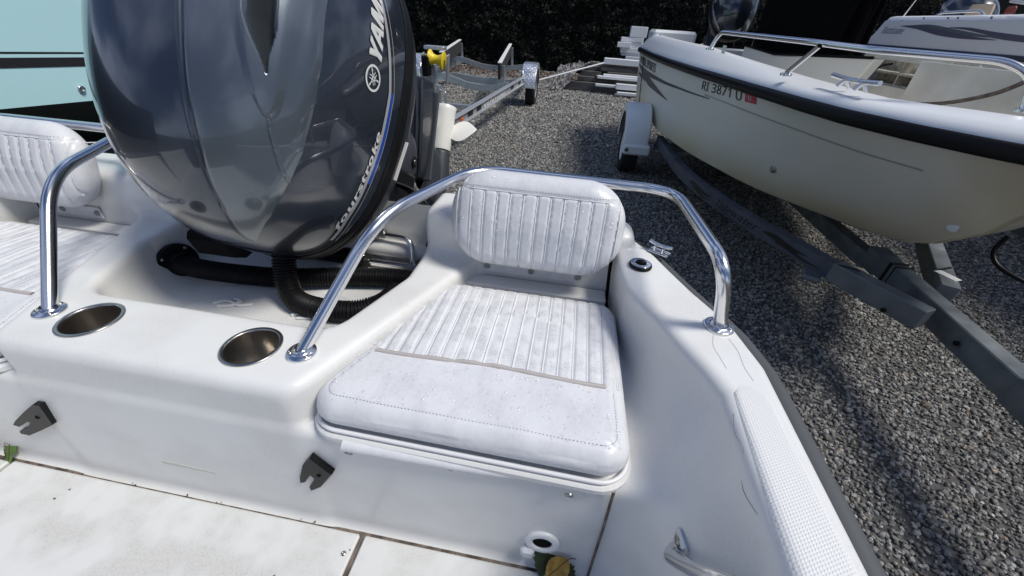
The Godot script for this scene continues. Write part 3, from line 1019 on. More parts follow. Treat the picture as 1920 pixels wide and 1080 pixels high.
func seat(flip: bool, which: String) -> void:
	var cell := 0.0072 if not flip else 0.0085
	var fc := func(p: Vector3) -> float: return cushion(p, flip)
	var fp := func(p: Vector3) -> float: return pad(p, flip)
	var o := thing("seat_cushion", "mildewed white pleated vinyl seat cushion on the %s of the cup holders" % which, "cushion", mx(Vector3(-0.1, 0.88, -0.6), flip), "vinyl cushions of the skiff's stern seats")
	var mb := MB.new()
	var a := mx(Vector3(-0.42, 0.868, -0.83), flip)
	var b := mx(Vector3(0.18, 0.962, -0.362), flip)
	nets(mb, fc, Vector3(minf(a.x, b.x), a.y, a.z), Vector3(maxf(a.x, b.x), b.y, b.z), cell)
	var halves := split_mb(mb, func(c: Vector3) -> bool: return c.z < -0.527 and c.y > 0.908)
	part(o, "pleated_panel", halves[0], M.vinyl)
	part(o, "bolster", halves[1], M.vinyl_clean)
	mb = MB.new()
	for i in 19:
		var x := 0.1428 - 0.02846 * i
		var path := PackedVector3Array()
		for j in 17:
			var z := -0.529 - 0.27 * j / 16.0
			var q := mx(Vector3(x, 0, z), flip)
			if poly_dist(Vector2(x, z), plan) - 0.052 > -0.012: continue
			path.append(Vector3(q.x, surf_y(fc, q.x, q.z, 0.956) + 0.0016, q.z))
		if path.size() > 3: tube(mb, path, 0.0019, 6)
	part(o, "pleat_welts", mb, M.welt)
	mb = MB.new()
	var strip := []
	for j in 24:
		var x := -0.325 + 0.445 * j / 23.0
		var q := mx(Vector3(x, 0, -0.527 + 0.003 * sin(j * 0.4)), flip)
		var y := surf_y(fc, q.x, q.z, 0.956)
		strip.append(Vector3(q.x, y + 0.0015, q.z))
	var srows := []
	for p in strip:
		srows.append(PackedVector3Array([p + Vector3(0, -0.003, 0.0045), p + Vector3(0, 0.0015, 0.0037), p + Vector3(0, 0.0025, 0.0), p + Vector3(0, 0.0015, -0.0037), p + Vector3(0, -0.003, -0.0045)]))
	grid(mb, srows, false, strip[12] - Vector3(0, 0.1, 0), false)
	part(o, "cross_seam", mb, M.welt_dirty)
	# stitching round the top edge, and the piping at the foot
	var ring := round_plan(0.0245)
	var foot := round_plan(0.0525)
	mb = MB.new()
	for i in ring.size():
		var p: Vector2 = ring[i]
		var q: Vector2 = ring[(i + 1) % ring.size()]
		var l := p.distance_to(q)
		var s := 0.0
		while s < l:
			var m := p.lerp(q, s / l)
			if m.y > -0.521:
				var w := mx(Vector3(m.x, 0, m.y), flip)
				var y := surf_y(fc, w.x, w.z, 0.956)
				var d := (q - p).normalized() * 0.0016
				beam(mb, Vector3(w.x - d.x, y + 0.0003, w.z - d.y), Vector3(w.x + d.x, y + 0.0003, w.z + d.y), 0.0014, 0.0012, 0.0003)
			s += 0.0062
	var stt := part(o, "stitching", mb, M.stitch)
	stt.set_meta("kind", "stuff")
	mb = MB.new()
	var fp3 := PackedVector3Array()
	for p in foot: fp3.append(mx(Vector3(p.x, 0.884, p.y), flip))
	fp3.append(fp3[0])
	tube(mb, fp3, 0.0042, 8, false)
	part(o, "piping", mb, M.welt)
	mb = MB.new()
	tube(mb, PackedVector3Array([mx(Vector3(-0.325, 0.862, -0.372), flip), mx(Vector3(-0.1, 0.861, -0.374), flip), mx(Vector3(0.092, 0.861, -0.379), flip)]), 0.0105, 14, true, PackedFloat32Array([0.0125, 0.0095, 0.006]))
	var fl := part(o, "front_flap", mb, M.vinyl_clean)
	for x in [-0.338, 0.078]:
		mb = MB.new()
		disc(mb, mx(Vector3(x * 0.93, 0.853, -0.3655), flip), Vector3(0, -0.45, 1), 0.0075, 0.005)
		part(fl, "flap_snap", mb, M.steel_old)
	if not flip:
		mb = MB.new()
		bx(mb, Vector3(-0.134, 0.846, -0.3792), Vector3(0.025, 0.022, 0.004), 0.0015)
		part(fl, "snap_tab", mb, M.sticker)
		mb = MB.new()
		disc(mb, Vector3(-0.134, 0.846, -0.3775), Vector3.BACK, 0.0075, 0.005)
		part(fl, "tab_snap", mb, M.steel_old)
	var dm := 500 if not flip else 60
	drops(o, func() -> Array:
		var x := rng.randf_range(-0.40, 0.15)
		var z := rng.randf_range(-0.52, -0.40) if rng.randf() < 0.85 else rng.randf_range(-0.75, -0.52)
		if poly_dist(Vector2(x, z), plan) - 0.052 > -0.008: return []
		var w := mx(Vector3(x, 0, z), flip)
		return [Vector3(w.x, surf_y(fc, w.x, w.z, 0.956), w.z), Vector3.UP], dm)
	# backrest
	o = thing("backrest_pad", "white pleated vinyl backrest pad bolted up on the %s of the motor" % which, "cushion", mx(Vector3(-0.062, 0.98, -0.88), flip), "vinyl cushions of the skiff's stern seats")
	mb = MB.new()
	var ps := Vector3(-PAD_SHIFT if flip else 0.0, 0, 0)
	a = mx(Vector3(-0.29, 0.96, -0.96), flip) + ps
	b = mx(Vector3(0.166, 1.23, -0.79), flip) + ps
	nets(mb, fp, Vector3(minf(a.x, b.x), a.y, a.z), Vector3(maxf(a.x, b.x), b.y, b.z), cell * 0.9)
	part(o, "pad_body", mb, M.vinyl_clean)
	mb = MB.new()
	for i in range(-5, 7):
		var lx := (i - 0.5 + 0.5) * 0.0306
		if absf(lx) > 0.172: continue
		var path := PackedVector3Array()
		for j in 13:
			path.append(pad_front(fp, lx, 0.069 - 0.165 * j / 12.0, flip) + Vector3(0, 0.0005, 0.0016))
		tube(mb, path, 0.0018, 6)
	part(o, "pleat_welts", mb, M.welt)
	mb = MB.new()
	for sx in [-0.187, 0.187]:
		var path := PackedVector3Array()
		for j in 15: path.append(pad_front(fp, sx, 0.074 - 0.125 * j / 14.0, flip) + Vector3(0, 0, 0.001))
		tube(mb, path, 0.0016, 6)
	var tp := PackedVector3Array()
	for j in 25: tp.append(pad_front(fp, -0.185 + 0.37 * j / 24.0, 0.0712, flip) + Vector3(0, 0.0006, 0.0008))
	tube(mb, tp, 0.001, 6)
	part(o, "seam_piping", mb, M.welt)
	mb = MB.new()
	for j in 56:
		var p := pad_front(fp, -0.175 + 0.35 * j / 55.0, 0.0785, flip)
		bx(mb, p + Vector3(0, 0.0001, 0.0001), Vector3(0.0024, 0.0014, 0.0014), 0.0004)
	stt = part(o, "stitching", mb, M.stitch)
	stt.set_meta("kind", "stuff")
	mb = MB.new()
	bx(mb, mx(Vector3(-0.062, 0.948, -0.8905), flip) + ps, Vector3(0.262, 0.036, 0.006), 0.002)
	fl = part(o, "bolt_flap", mb, M.vinyl_clean)
	for x in [-0.182, -0.064, 0.058]:
		mb = MB.new()
		disc(mb, mx(Vector3(x, 0.948, -0.888), flip) + ps, Vector3.BACK, 0.0085, 0.003)
		lathe(mb, frame(mx(Vector3(x, 0.948, -0.8855), flip) + ps, Vector3.BACK), [Vector2(0.0062, 0), Vector2(0.006, 0.003), Vector2(0.003, 0.0038), Vector2(0.0028, 0.001), Vector2(0.0001, 0.001)], 14)
		part(fl, "bolt", mb, M.steel_old)
	if not flip:
		drops(o, func() -> Array:
			var p := pad_front(fp, rng.randf_range(-0.18, 0.18), rng.randf_range(-0.08, 0.1), flip)
			return [p, Vector3(0, 0.3, 1)], 240)

func drops(parent: Node3D, where: Callable, count: int) -> void:
	var mb := MB.new()
	var base := mb.v.size()
	for i in 5:
		var t := PI * 0.5 * i / 4.0
		for k in 10:
			var a := TAU * k / 10
			var d := Vector3(sin(t) * cos(a), cos(t), sin(t) * sin(a))
			mb.add(d * Vector3(1, 0.55, 1), d)
	for i in 4:
		for k in 10:
			mb.quad(base + i * 10 + k, base + i * 10 + (k + 1) % 10, base + (i + 1) * 10 + (k + 1) % 10, base + (i + 1) * 10 + k)
	var mm := MultiMesh.new()
	mm.transform_format = MultiMesh.TRANSFORM_3D
	mm.mesh = mb.mesh()
	var ts := []
	while ts.size() < count:
		var q = where.call()
		if q.is_empty(): continue
		var s := 0.0011 + 0.0022 * pow(rng.randf(), 2.5)
		var f := frame(q[0], q[1])
		ts.append(Transform3D(f.basis * Basis.from_scale(Vector3(s, s, s * rng.randf_range(0.7, 1.3))), q[0]))
	mm.instance_count = count
	for i in count: mm.set_instance_transform(i, ts[i])
	var o := MultiMeshInstance3D.new()
	o.name = "water_droplets"
	o.multimesh = mm
	o.material_override = M.water
	o.set_meta("kind", "stuff")
	parent.add_child(o, true)
	o.position = -parent.position

func leaf(called: String, label: String, pts: PackedVector2Array, xf: Transform3D, m: Material, stem: Array, curl: float) -> void:
	# a thin leaf: outline filled over a curled sheet, with a midrib and a stalk
	var o := thing(called, label, "leaf", xf.origin)
	var mb := MB.new()
	var tr := Geometry2D.triangulate_polygon(pts)
	for side in [0.0, 0.0006]:
		var b := mb.v.size()
		for p in pts: mb.add(xf * Vector3(p.x, curl * (p.x * p.x * 18.0 + p.y * p.y * 6.0) + side, p.y), xf.basis * (Vector3.UP if side > 0.0 else Vector3.DOWN))
		for i in range(0, tr.size(), 3): mb.tri(b + tr[i], b + tr[i + 1], b + tr[i + 2])
	part(o, "blade", mb, m)
	mb = MB.new()
	var path := []
	for p in stem: path.append(xf * Vector3(p.x, curl * (p.x * p.x * 18.0 + p.y * p.y * 6.0) + 0.001, p.y))
	tube(mb, spline(path, 5), 0.0009, 6)
	for k in 6:
		var u := 0.15 + 0.11 * k
		var m0: Vector2 = stem[0].lerp(stem[1], u)
		for s in [-1.0, 1.0]:
			var e: Vector2 = m0 + Vector2(s * 0.011, 0.009)
			if not Geometry2D.is_point_in_polygon(e, pts): continue
			tube(mb, PackedVector3Array([xf * Vector3(m0.x, 0.0008 + curl * m0.x * m0.x * 18.0 + curl * m0.y * m0.y * 6.0, m0.y), xf * Vector3(e.x, 0.0008 + curl * (e.x * e.x * 18.0 + e.y * e.y * 6.0), e.y)]), 0.0004, 5)
	part(o, "veins_and_stalk", mb, M.twig)

func leaf_outline(l: float, w: float, jag: float) -> PackedVector2Array:
	var o := PackedVector2Array()
	for i in 14:
		var t := float(i) / 13.0
		o.append(Vector2(w * sin(PI * pow(t, 0.8)) * (1.0 + jag * (1 if i % 2 else -1)), l * (t - 0.5)))
	for i in range(12, 0, -1):
		var t := float(i) / 13.0
		o.append(Vector2(-w * sin(PI * pow(t, 0.8)) * (1.0 + jag * (1 if i % 2 else -1)), l * (t - 0.5)))
	return o

func leaves() -> void:
	leaf("yellow_leaf", "yellow brown dead leaf lying against the drain fitting", leaf_outline(0.062, 0.023, 0.03), Transform3D(Basis.from_euler(Vector3(0.95, 0.0, 0.0)) * Basis(Vector3.UP, -0.7), Vector3(0.083, 0.600, -0.352)), M.leaf_yellow, [Vector2(0, 0.028), Vector2(0, -0.030), Vector2(0.008, -0.044)], 0.25)
	leaf("green_leaf", "dark green leaf half tucked behind the yellow leaf at the drain", leaf_outline(0.075, 0.022, 0.1), Transform3D(Basis.from_euler(Vector3(0.9, -0.15, -0.2)), Vector3(0.058, 0.598, -0.362)), M.leaf_dark, [Vector2(0, 0.034), Vector2(0, -0.034)], -0.5)
	leaf("green_leaf", "dark ragged leaf scrap right of the yellow leaf at the drain", leaf_outline(0.045, 0.016, 0.2), Transform3D(Basis.from_euler(Vector3(0.4, 1.0, 0.15)), Vector3(0.108, 0.575, -0.36)), M.leaf_dark, [Vector2(0, 0.02), Vector2(0, -0.02), Vector2(-0.004, -0.03)], 0.9)
	leaf("green_leaf", "bright green curled leaf in the left corner of the skiff's floor", leaf_outline(0.09, 0.026, 0.1), Transform3D(Basis.from_euler(Vector3(0.7, 0.5, 0.5)), Vector3(-1.225, 0.596, -0.368)), M.leaf_green, [Vector2(0, 0.034), Vector2(0, -0.034)], -1.0)
	leaf("green_leaf", "pale green folded leaf under the bright green leaf on the left", leaf_outline(0.06, 0.019, 0.1), Transform3D(Basis.from_euler(Vector3(0.5, -0.8, -0.2)), Vector3(-1.29, 0.58, -0.362)), M.leaf_green, [Vector2(0, 0.026), Vector2(0, -0.026)], 0.8)

func hose(called: String, label: String, pts: Array, r: float, flange: Array) -> void:
	var o := thing(called, label, "hose", pts[0], "ribbed black hoses under the motor")
	var path := spline(pts, 60)
	var mb := MB.new()
	var l := 0.0
	var dense := PackedVector3Array()
	var rad := PackedFloat32Array()
	var at := 0.0
	for i in path.size() - 1:
		var seg := path[i].distance_to(path[i + 1])
		while at < l + seg:
			dense.append(path[i].lerp(path[i + 1], (at - l) / seg))
			var ph := fposmod(at / 0.0075, 1.0)
			rad.append(r if ph < 0.5 else r * 0.86)
			at += 0.0018
		l += seg
	tube(mb, dense, r, 18, true, rad)
	part(o, "ribbed_tube", mb, M.black)
	if flange.size():
		mb = MB.new()
		disc(mb, flange[0], flange[1], 0.058, 0.012, 36, 0.004)
		lathe(mb, frame(flange[0], flange[1]), [Vector2(0.035, 0.01), Vector2(0.033, 0.03), Vector2(0.030, 0.031)], 30)
		var fl := part(o, "wall_flange", mb, M.black)
		mb = MB.new()
		var f := frame(flange[0], flange[1])
		for a in 4:
			mb = MB.new()
			screw(mb, f * Vector3(cos(a * TAU / 4 + 0.75) * 0.047, 0.012, sin(a * TAU / 4 + 0.75) * 0.047), flange[1], 0.0042)
			part(fl, "flange_screw", mb, M.steel)

# ------------------------------------------------------------------ outboard motor (own axes: x to port, y up its shaft, z forward)
const KW := 0.2869
const KL := 0.3946
const KH := 0.3977
const KN := 2.4
const KM := 2.456
const KT := -0.1104

func cowl_rho(a: float, f: float) -> float:
	var rho := 0.8
	for i in 6:
		var ey := clampf((f / KL) / maxf(rho, 0.02), -1.0, 1.0)
		var aa := absf(a) / (KW * (1.0 + KT * ey))
		rho = pow(pow(aa, KN) + pow(absf(f) / KL, KN), 1.0 / KN)
	return rho

func top_h(a: float, f: float) -> float:
	var rho := cowl_rho(a, f)
	return 0.0 if rho >= 1.0 else KH * pow(1.0 - pow(rho, KM), 1.0 / KM)

func side_a(f: float, h: float) -> float:
	var rho := pow(maxf(1.0 - pow(clampf(h / KH, 0.0, 1.0), KM), 1e-5), 1.0 / KM)
	var ey := clampf(f / (KL * rho), -0.999, 0.999)
	return KW * (1.0 + KT * ey) * rho * pow(1.0 - pow(absf(ey), KN), 1.0 / KN)

var sd := 1.0
func on_side(f: float, h: float, off: float) -> Array:   # point and normal on the port side of the cowl
	var e := 0.003
	var a := side_a(f, h)
	var nn := Vector3(1.0, -(side_a(f, h + e) - side_a(f, h - e)) / (2 * e), -(side_a(f + e, h) - side_a(f - e, h)) / (2 * e)).normalized()
	var p := Vector3(a, h, f) + nn * off
	return [Vector3(p.x * sd, p.y, p.z), Vector3(nn.x * sd, nn.y, nn.z)]

const PANEL_R := [[-0.42, 0.20], [-0.3, 0.226], [-0.112, 0.237], [0.0, 0.236], [0.075, 0.228], [0.12, 0.219], [0.17, 0.206], [0.215, 0.187], [0.257, 0.164], [0.30, 0.132], [0.33, 0.102], [0.352, 0.076], [0.372, 0.045]]
const CREASE := [[-0.42, 0.055], [-0.1, 0.066], [0.07, 0.074], [0.2, 0.078], [0.29, 0.072], [0.34, 0.06]]
const STRIPE := [[-0.36, 0.20], [-0.19, 0.136], [-0.097, 0.107], [-0.014, 0.084], [0.086, 0.083], [0.175, 0.084], [0.279, 0.078], [0.34, 0.06]]

func slot_depth(a: float, f: float) -> float:
	var mid := 0.174 + 0.1 * maxf(f + 0.03, 0.0)
	var w := 0.0185 * (1.0 - smoothstep(-0.03, 0.062, f)) + 0.0001
	return 0.06 * smoothstep(1.05, 0.62, absf(a - mid) / w) * (1.0 - smoothstep(0.05, 0.06, f))

func slot_lip(a: float, f: float) -> float:
	var mid := 0.179
	var w := 0.040 * sqrt(clampf((0.125 - f) / 0.2, 0.0, 1.2)) + 0.001
	return 0.006 * smoothstep(1.15, 0.55, absf(a - mid) / w)

func cowl_point(rr: float, hh: float, ex: float, ey: float, out: float) -> Vector3:
	var a := KW * rr * ex * (1.0 + KT * ey)
	var f := KL * rr * ey
	return Vector3(a * out, hh, f * out)

func outboard(label: String, full: bool) -> Node3D:
	var o := thing("outboard_motor", label, "outboard motor", Vector3.ZERO, "outboard motors")
	var mb := MB.new()
	var rows := []
	var nphi := 168
	var ns := 60 if full else 24
	for i in ns + 1:
		var q := PI * 0.5 * pow(float(i) / ns, 1.0)
		var rr := pow(cos(q), 2.0 / KM) if i < ns else 0.0005
		var hh := KH * pow(sin(q), 2.0 / KM)
		var row := PackedVector3Array()
		for k in nphi:
			var p := TAU * k / nphi
			var ex := signf(cos(p)) * pow(absf(cos(p)), 2.0 / KN)
			var ey := signf(sin(p)) * pow(absf(sin(p)), 2.0 / KN)
			var v := cowl_point(rr, hh, ex, ey, 1.0)
			if full and v.y > 0.08 and v.z < 0.35:
				var r := lerp_table(PANEL_R, v.z)
				var l := 0.05
				var inside := minf(v.x - l, r - v.x)
				if inside > 0.012 and v.y > 0.15: v.y -= 0.075 * smoothstep(1.75, 1.25, absf(v.x - 0.174 - 0.1 * maxf(v.z + 0.03, 0.0)) / (0.0185 * (1.0 - smoothstep(-0.02, 0.075, v.z)) + 0.0001)) * (1.0 - smoothstep(0.05, 0.06, v.z))
			row.append(v)
		rows.append(row)
	grid(mb, rows, true, Vector3(0, -0.1, 0))
	var cowl := part(o, "cowl", mb, M.navy)
	for half in (2 if full else 0):
		mb = MB.new()
		rows = []
		for i in 260:
			var f := -0.40 + 0.768 * i / 259.0
			var r := lerp_table(PANEL_R, f)
			var cr := lerp_table(CREASE, f)
			var l := -r if half == 0 else minf(cr, r - 0.005)
			if half == 0: r = minf(cr, r - 0.005)
			var row := PackedVector3Array()
			for k in 100:
				var u := k / 99.0
				var a := lerpf(l, r, u)
				var edge := minf(minf(u, 1.0 - u) * (r - l), 0.37 - f)
				var h := top_h(a, f) + 0.0035 * smoothstep(0.0, 0.006, edge) - 0.003 * (1.0 - smoothstep(0.0, 0.002, edge))
				h += slot_lip(a, f) - slot_depth(a, f) + (0.0035 * smoothstep(0.36, 0.25, f) * smoothstep(0.0, 0.012, edge) if half == 1 else 0.0)
				row.append(Vector3(a, h, f))
			rows.append(row)
		grid(mb, rows, false, Vector3(0.1, -0.3, 0))
		part(o, "cowl_panel", mb, M.silver_paint if half == 1 else M.slate_paint, "silver grey cowl panel with a recessed slot" if half == 1 else "darker slate blue cowl panel")
	# side stripe of silver and blue
	for q in [[0.0078, 0.0052, M.silver_print], [-0.0035, 0.0052, M.blue_print], [-0.0105, 0.0011, M.silver_print]]:
		mb = MB.new()
		rows = []
		for i in 80:
			var f := -0.33 + 0.665 * i / 79.0
			if q[2] == M.blue_print and (f < -0.02 or f > 0.2): continue
			var h: float = lerp_table(STRIPE, f) + q[0]
			var row := PackedVector3Array()
			for w in [-1.0, 1.0]:
				row.append(on_side(f, h + w * q[1], 0.0016)[0])
			rows.append(row)
		grid(mb, rows, false, Vector3(0, 0.1, 0))
		part(cowl, "side_stripe", mb, q[2])
	mb = MB.new()
	var ya := text_tris("YAMAHA", "Droid Sans", 0.036, 800, 0.28)
	for k in 4:   # laid thrice, a hair apart, for a heavier face
		var sh: Vector2 = [Vector2.ZERO, Vector2(0.0018, 0), Vector2(0.0009, 0.0012), Vector2(0.0030, 0.0)][k]
		lettering(mb, ya, func(q: Vector2) -> Array:
			var p: Vector2 = q + sh
			return on_side(-0.048 - p.x * 1.18 if sd > 0.0 else -0.28 + p.x * 1.12, 0.140 + p.y * 1.06, 0.0016 + 0.0002 * k))
	part(cowl, "lettering", mb, M.white_print)
	mb = MB.new()
	var fs := text_tris("fourstroke", "Droid Sans", 0.016, 800, 0.2)
	var wide := 0.0
	for p in fs[0]: wide = maxf(wide, p.x)
	for k in 3:
		var sh: Vector2 = [Vector2.ZERO, Vector2(0.0006, 0), Vector2(0.0003, 0.0006)][k]
		lettering(mb, fs, func(q: Vector2) -> Array:
			var p: Vector2 = q + sh
			var f: float = 0.312 - p.x * 0.235 / wide if sd > 0.0 else 0.08 + p.x * 0.235 / wide
			return on_side(f, lerp_table(STRIPE, f) + 0.0135 + p.y, 0.0016 + 0.0002 * k))
	part(cowl, "lettering", mb, M.white_print)
	# round emblem: a ring and three crossed tuning forks
	mb = MB.new()
	var ec := Vector2(-0.020, 0.158)
	var put := func(p: Vector2) -> Array: return on_side(ec.x - p.x, ec.y + p.y * 0.86, 0.0018)
	var lines := []
	for r in [0.0245]:
		var pl := PackedVector2Array()
		for k in 49: pl.append(Vector2(cos(TAU * k / 48), sin(TAU * k / 48)) * r)
		lines.append([pl, 0.0024])
	for k in 3:
		var d := Vector2.from_angle(TAU * k / 3 + 0.52)
		var n2 := Vector2(-d.y, d.x)
		lines.append([PackedVector2Array([d * 0.0215, d * 0.010]), 0.0011])
		lines.append([PackedVector2Array([d * 0.0185, d * 0.0145]), 0.0020])
		lines.append([PackedVector2Array([d * 0.010, d * 0.007 + n2 * 0.003, d * -0.014 + n2 * 0.003]), 0.0009])
		lines.append([PackedVector2Array([d * 0.010, d * 0.007 - n2 * 0.003, d * -0.014 - n2 * 0.003]), 0.0009])
	for ln in lines:
		var pl: PackedVector2Array = ln[0]
		var b := mb.v.size()
		for i in pl.size():
			var d: Vector2 = (pl[mini(i + 1, pl.size() - 1)] - pl[maxi(i - 1, 0)]).normalized()
			if ln[1] == 0.0024: d = Vector2(-pl[i].y, pl[i].x).normalized()
			var n2: Vector2 = Vector2(-d.y, d.x) * ln[1]
			for s in [-1.0, 1.0]:
				var q = put.call(pl[i] + n2 * s)
				mb.add(q[0], q[1])
		for i in pl.size() - 1: mb.quad(b + i * 2, b + i * 2 + 1, b + i * 2 + 3, b + i * 2 + 2)
	part(cowl, "round_emblem", mb, M.white_print)
	# rubber band round the seam and the lower pan
	mb = MB.new()
	rows = []
	for q in [[0.036, 1.003], [0.030, 1.013], [0.018, 1.016], [0.013, 1.008], [0.008, 1.018], [-0.004, 1.02], [-0.012, 1.012], [-0.016, 0.99]]:
		var row := PackedVector3Array()
		for k in nphi:
			var p := TAU * k / nphi
			var ex := signf(cos(p)) * pow(absf(cos(p)), 2.0 / KN)
			var ey := signf(sin(p)) * pow(absf(sin(p)), 2.0 / KN)
			row.append(cowl_point(1.0, q[0], ex, ey, q[1]))
		rows.append(row)
	grid(mb, rows, true, Vector3(0, 0, 0))
	part(o, "seam_band", mb, M.black)
	mb = MB.new()
	rows = []
	for q in [[-0.014, 0.995], [-0.05, 0.985], [-0.09, 0.94], [-0.14, 0.84], [-0.18, 0.66], [-0.2, 0.4], [-0.205, 0.05]]:
		var row := PackedVector3Array()
		for k in nphi:
			var p := TAU * k / nphi
			var ex := signf(cos(p)) * pow(absf(cos(p)), 2.0 / KN)
			var ey := signf(sin(p)) * pow(absf(sin(p)), 2.0 / KN)
			row.append(cowl_point(1.0, q[0], ex, ey, q[1]))
		rows.append(row)
	grid(mb, rows, true, Vector3(0, 0, 0))
	var pan := part(o, "lower_pan", mb, M.navy_leg)
	if full:
		mb = MB.new()
		beam(mb, Vector3(0.287, -0.03, 0.06), Vector3(0.262, -0.035, 0.16), 0.004, 0.009, 0.001, Vector3(1, 0, 0))
		part(pan, "white_mark", mb, M.white_print)
		mb = MB.new()
		bx(mb, Vector3(-0.14, 0.055, 0.37), Vector3(0.17, 0.11, 0.085), 0.035)
		part(o, "front_latch_housing", mb, M.black_matt)
	# leg, plate, gearcase
	mb = MB.new()
	rows = []
	for q in [[-0.19, 0.13, -0.26, 0.16], [-0.3, 0.115, -0.28, 0.12], [-0.45, 0.10, -0.31, 0.07], [-0.6, 0.085, -0.345, 0.05], [-0.75, 0.070, -0.40, 0.03], [-0.86, 0.050, -0.43, 0.02], [-0.905, 0.040, -0.44, 0.02], [-0.91, 0.02, -0.40, 0.0]]:
		var row := PackedVector3Array()
		for k in 40:
			var p := TAU * k / 40
			row.append(Vector3(q[1] * signf(cos(p)) * pow(absf(cos(p)), 0.55), q[0], lerpf(q[2], q[3], 0.5 + 0.5 * signf(sin(p)) * pow(absf(sin(p)), 0.75))))
		rows.append(row)
	grid(mb, rows, true)
	for s in [-1.0, 1.0]:
		tube(mb, spline([Vector3(s * 0.088, -0.585, -0.32), Vector3(s * 0.094, -0.60, -0.2), Vector3(s * 0.094, -0.63, -0.05), Vector3(s * 0.084, -0.67, 0.04)], 6), 0.009, 8)
		tube(mb, spline([Vector3(s * 0.09, -0.53, -0.28), Vector3(s * 0.098, -0.55, -0.15), Vector3(s * 0.096, -0.575, -0.02)], 6), 0.006, 8)
	var leg := part(o, "leg", mb, M.navy_leg)
	mb = MB.new()
	bx(mb, Vector3(0, -0.918, -0.19), Vector3(0.11, 0.014, 0.42), 0.006)
	part(leg, "anti_ventilation_plate", mb, M.grey_leg)
	mb = MB.new()
	rows = []
	for q in [[0.2, 0.004], [0.19, 0.02], [0.16, 0.038], [0.1, 0.05], [0.0, 0.055], [-0.1, 0.055], [-0.18, 0.052], [-0.192, 0.048], [-0.193, 0.01]]:
		var row := PackedVector3Array()
		for k in 24:
			var p := TAU * k / 24
			row.append(Vector3(cos(p) * q[1], -1.185 + sin(p) * q[1], q[0]))
		rows.append(row)
	grid(mb, rows, true, Vector3(0, -1.185, 0))
	var srows := []
	for q in [[-0.91, 0.035, -0.25, 0.06], [-1.02, 0.03, -0.2, 0.08], [-1.16, 0.03, -0.16, 0.11]]:
		var row := PackedVector3Array()
		for k in 20:
			var p := TAU * k / 20
			row.append(Vector3(q[1] * cos(p), q[0], lerpf(q[2], q[3], 0.5 + 0.5 * sin(p))))
		srows.append(row)
	grid(mb, srows, true)
	prism(mb, PackedVector2Array([Vector2(0.08, -1.22), Vector2(-0.14, -1.22), Vector2(-0.13, -1.36), Vector2(-0.04, -1.41)]), Transform3D(Basis(Vector3.BACK, Vector3.UP, Vector3.LEFT), Vector3(0.006, 0, 0)), 0.012, 0.003)
	part(o, "gearcase", mb, M.grey_leg)
	mb = MB.new()
	rows = []
	for q in [[-0.195, 0.052], [-0.23, 0.055], [-0.33, 0.056], [-0.40, 0.058], [-0.425, 0.061], [-0.426, 0.05], [-0.40, 0.045]]:
		var row := PackedVector3Array()
		for k in 28:
			var p := TAU * k / 28
			row.append(Vector3(cos(p) * q[1], -1.185 + sin(p) * q[1], q[0]))
		rows.append(row)
	grid(mb, rows, true, Vector3(0, -1.185, -0.3))
	var prop := part(o, "propeller", mb, M.prop)
	for k in 3:
		mb = MB.new()
		var ang := TAU * k / 3 - 0.12
		rows = []
		for side in 2:
			var rws := []
			for i in 12:
				var r := 0.05 + 0.135 * i / 11.0
				var w := 0.15 * sin(PI * pow(clampf(0.25 + 0.75 * i / 11.0, 0, 1), 1.25)) + 0.004
				var row := PackedVector3Array()
				for j in 9:
					var u := j / 8.0 - 0.5
					var tw := lerpf(1.15, 0.8, i / 11.0)
					var across := u * w
					var rake := -0.03 * i / 11.0
					var th := 0.0045 * (1.0 - 4.0 * u * u) * (1.0 if side == 0 else -1.0)
					var tang := across * cos(tw) + th * sin(tw)
					var ax := across * sin(tw) - th * cos(tw) + rake
					var d := Vector3(cos(ang), sin(ang), 0)
					var tt := Vector3(-sin(ang), cos(ang), 0)
					row.append(Vector3(0, -1.185, -0.30) + d * r + tt * tang + Vector3(0, 0, ax))
				rws.append(row)
			grid(mb, rws, false, Vector3(0, -1.185, -0.30) + Vector3(cos(ang), sin(ang), 0) * 0.1 + Vector3(0, 0, 0.4 if side == 0 else -0.4))
		part(prop, "blade", mb, M.prop)
	# tilt bracket cover with its bolt
	mb = MB.new()
	ball(mb, Vector3(0.10, -0.47, 0.01), Vector3(0.035, 0.085, 0.10), 20, 12)
	bx(mb, Vector3(0.10, -0.40, 0.06), Vector3(0.04, 0.12, 0.10), 0.015)
	var tc := part(o, "bracket_cover", mb, M.grey_leg)
	mb = MB.new()
	disc(mb, Vector3(0.132, -0.475, 0.022), Vector3.RIGHT, 0.021, 0.008)
	part(tc, "cover_plug", mb, M.black)
	mb = MB.new()
	disc(mb, Vector3(0.139, -0.475, 0.022), Vector3.RIGHT, 0.010, 0.004)
	part(tc, "cover_bolt", mb, M.steel)
	mb = MB.new()
	for s in [-1.0, 1.0]:
		bx(mb, Vector3(s * 0.13, -0.33, 0.2), Vector3(0.035, 0.3, 0.26), 0.012)
		part(o, "clamp_arm", mb, M.black)
		mb = MB.new()
	bx(mb, Vector3(0, -0.3, 0.16), Vector3(0.24, 0.18, 0.14), 0.02)
	part(o, "clamp_bracket", mb, M.black)
	return o

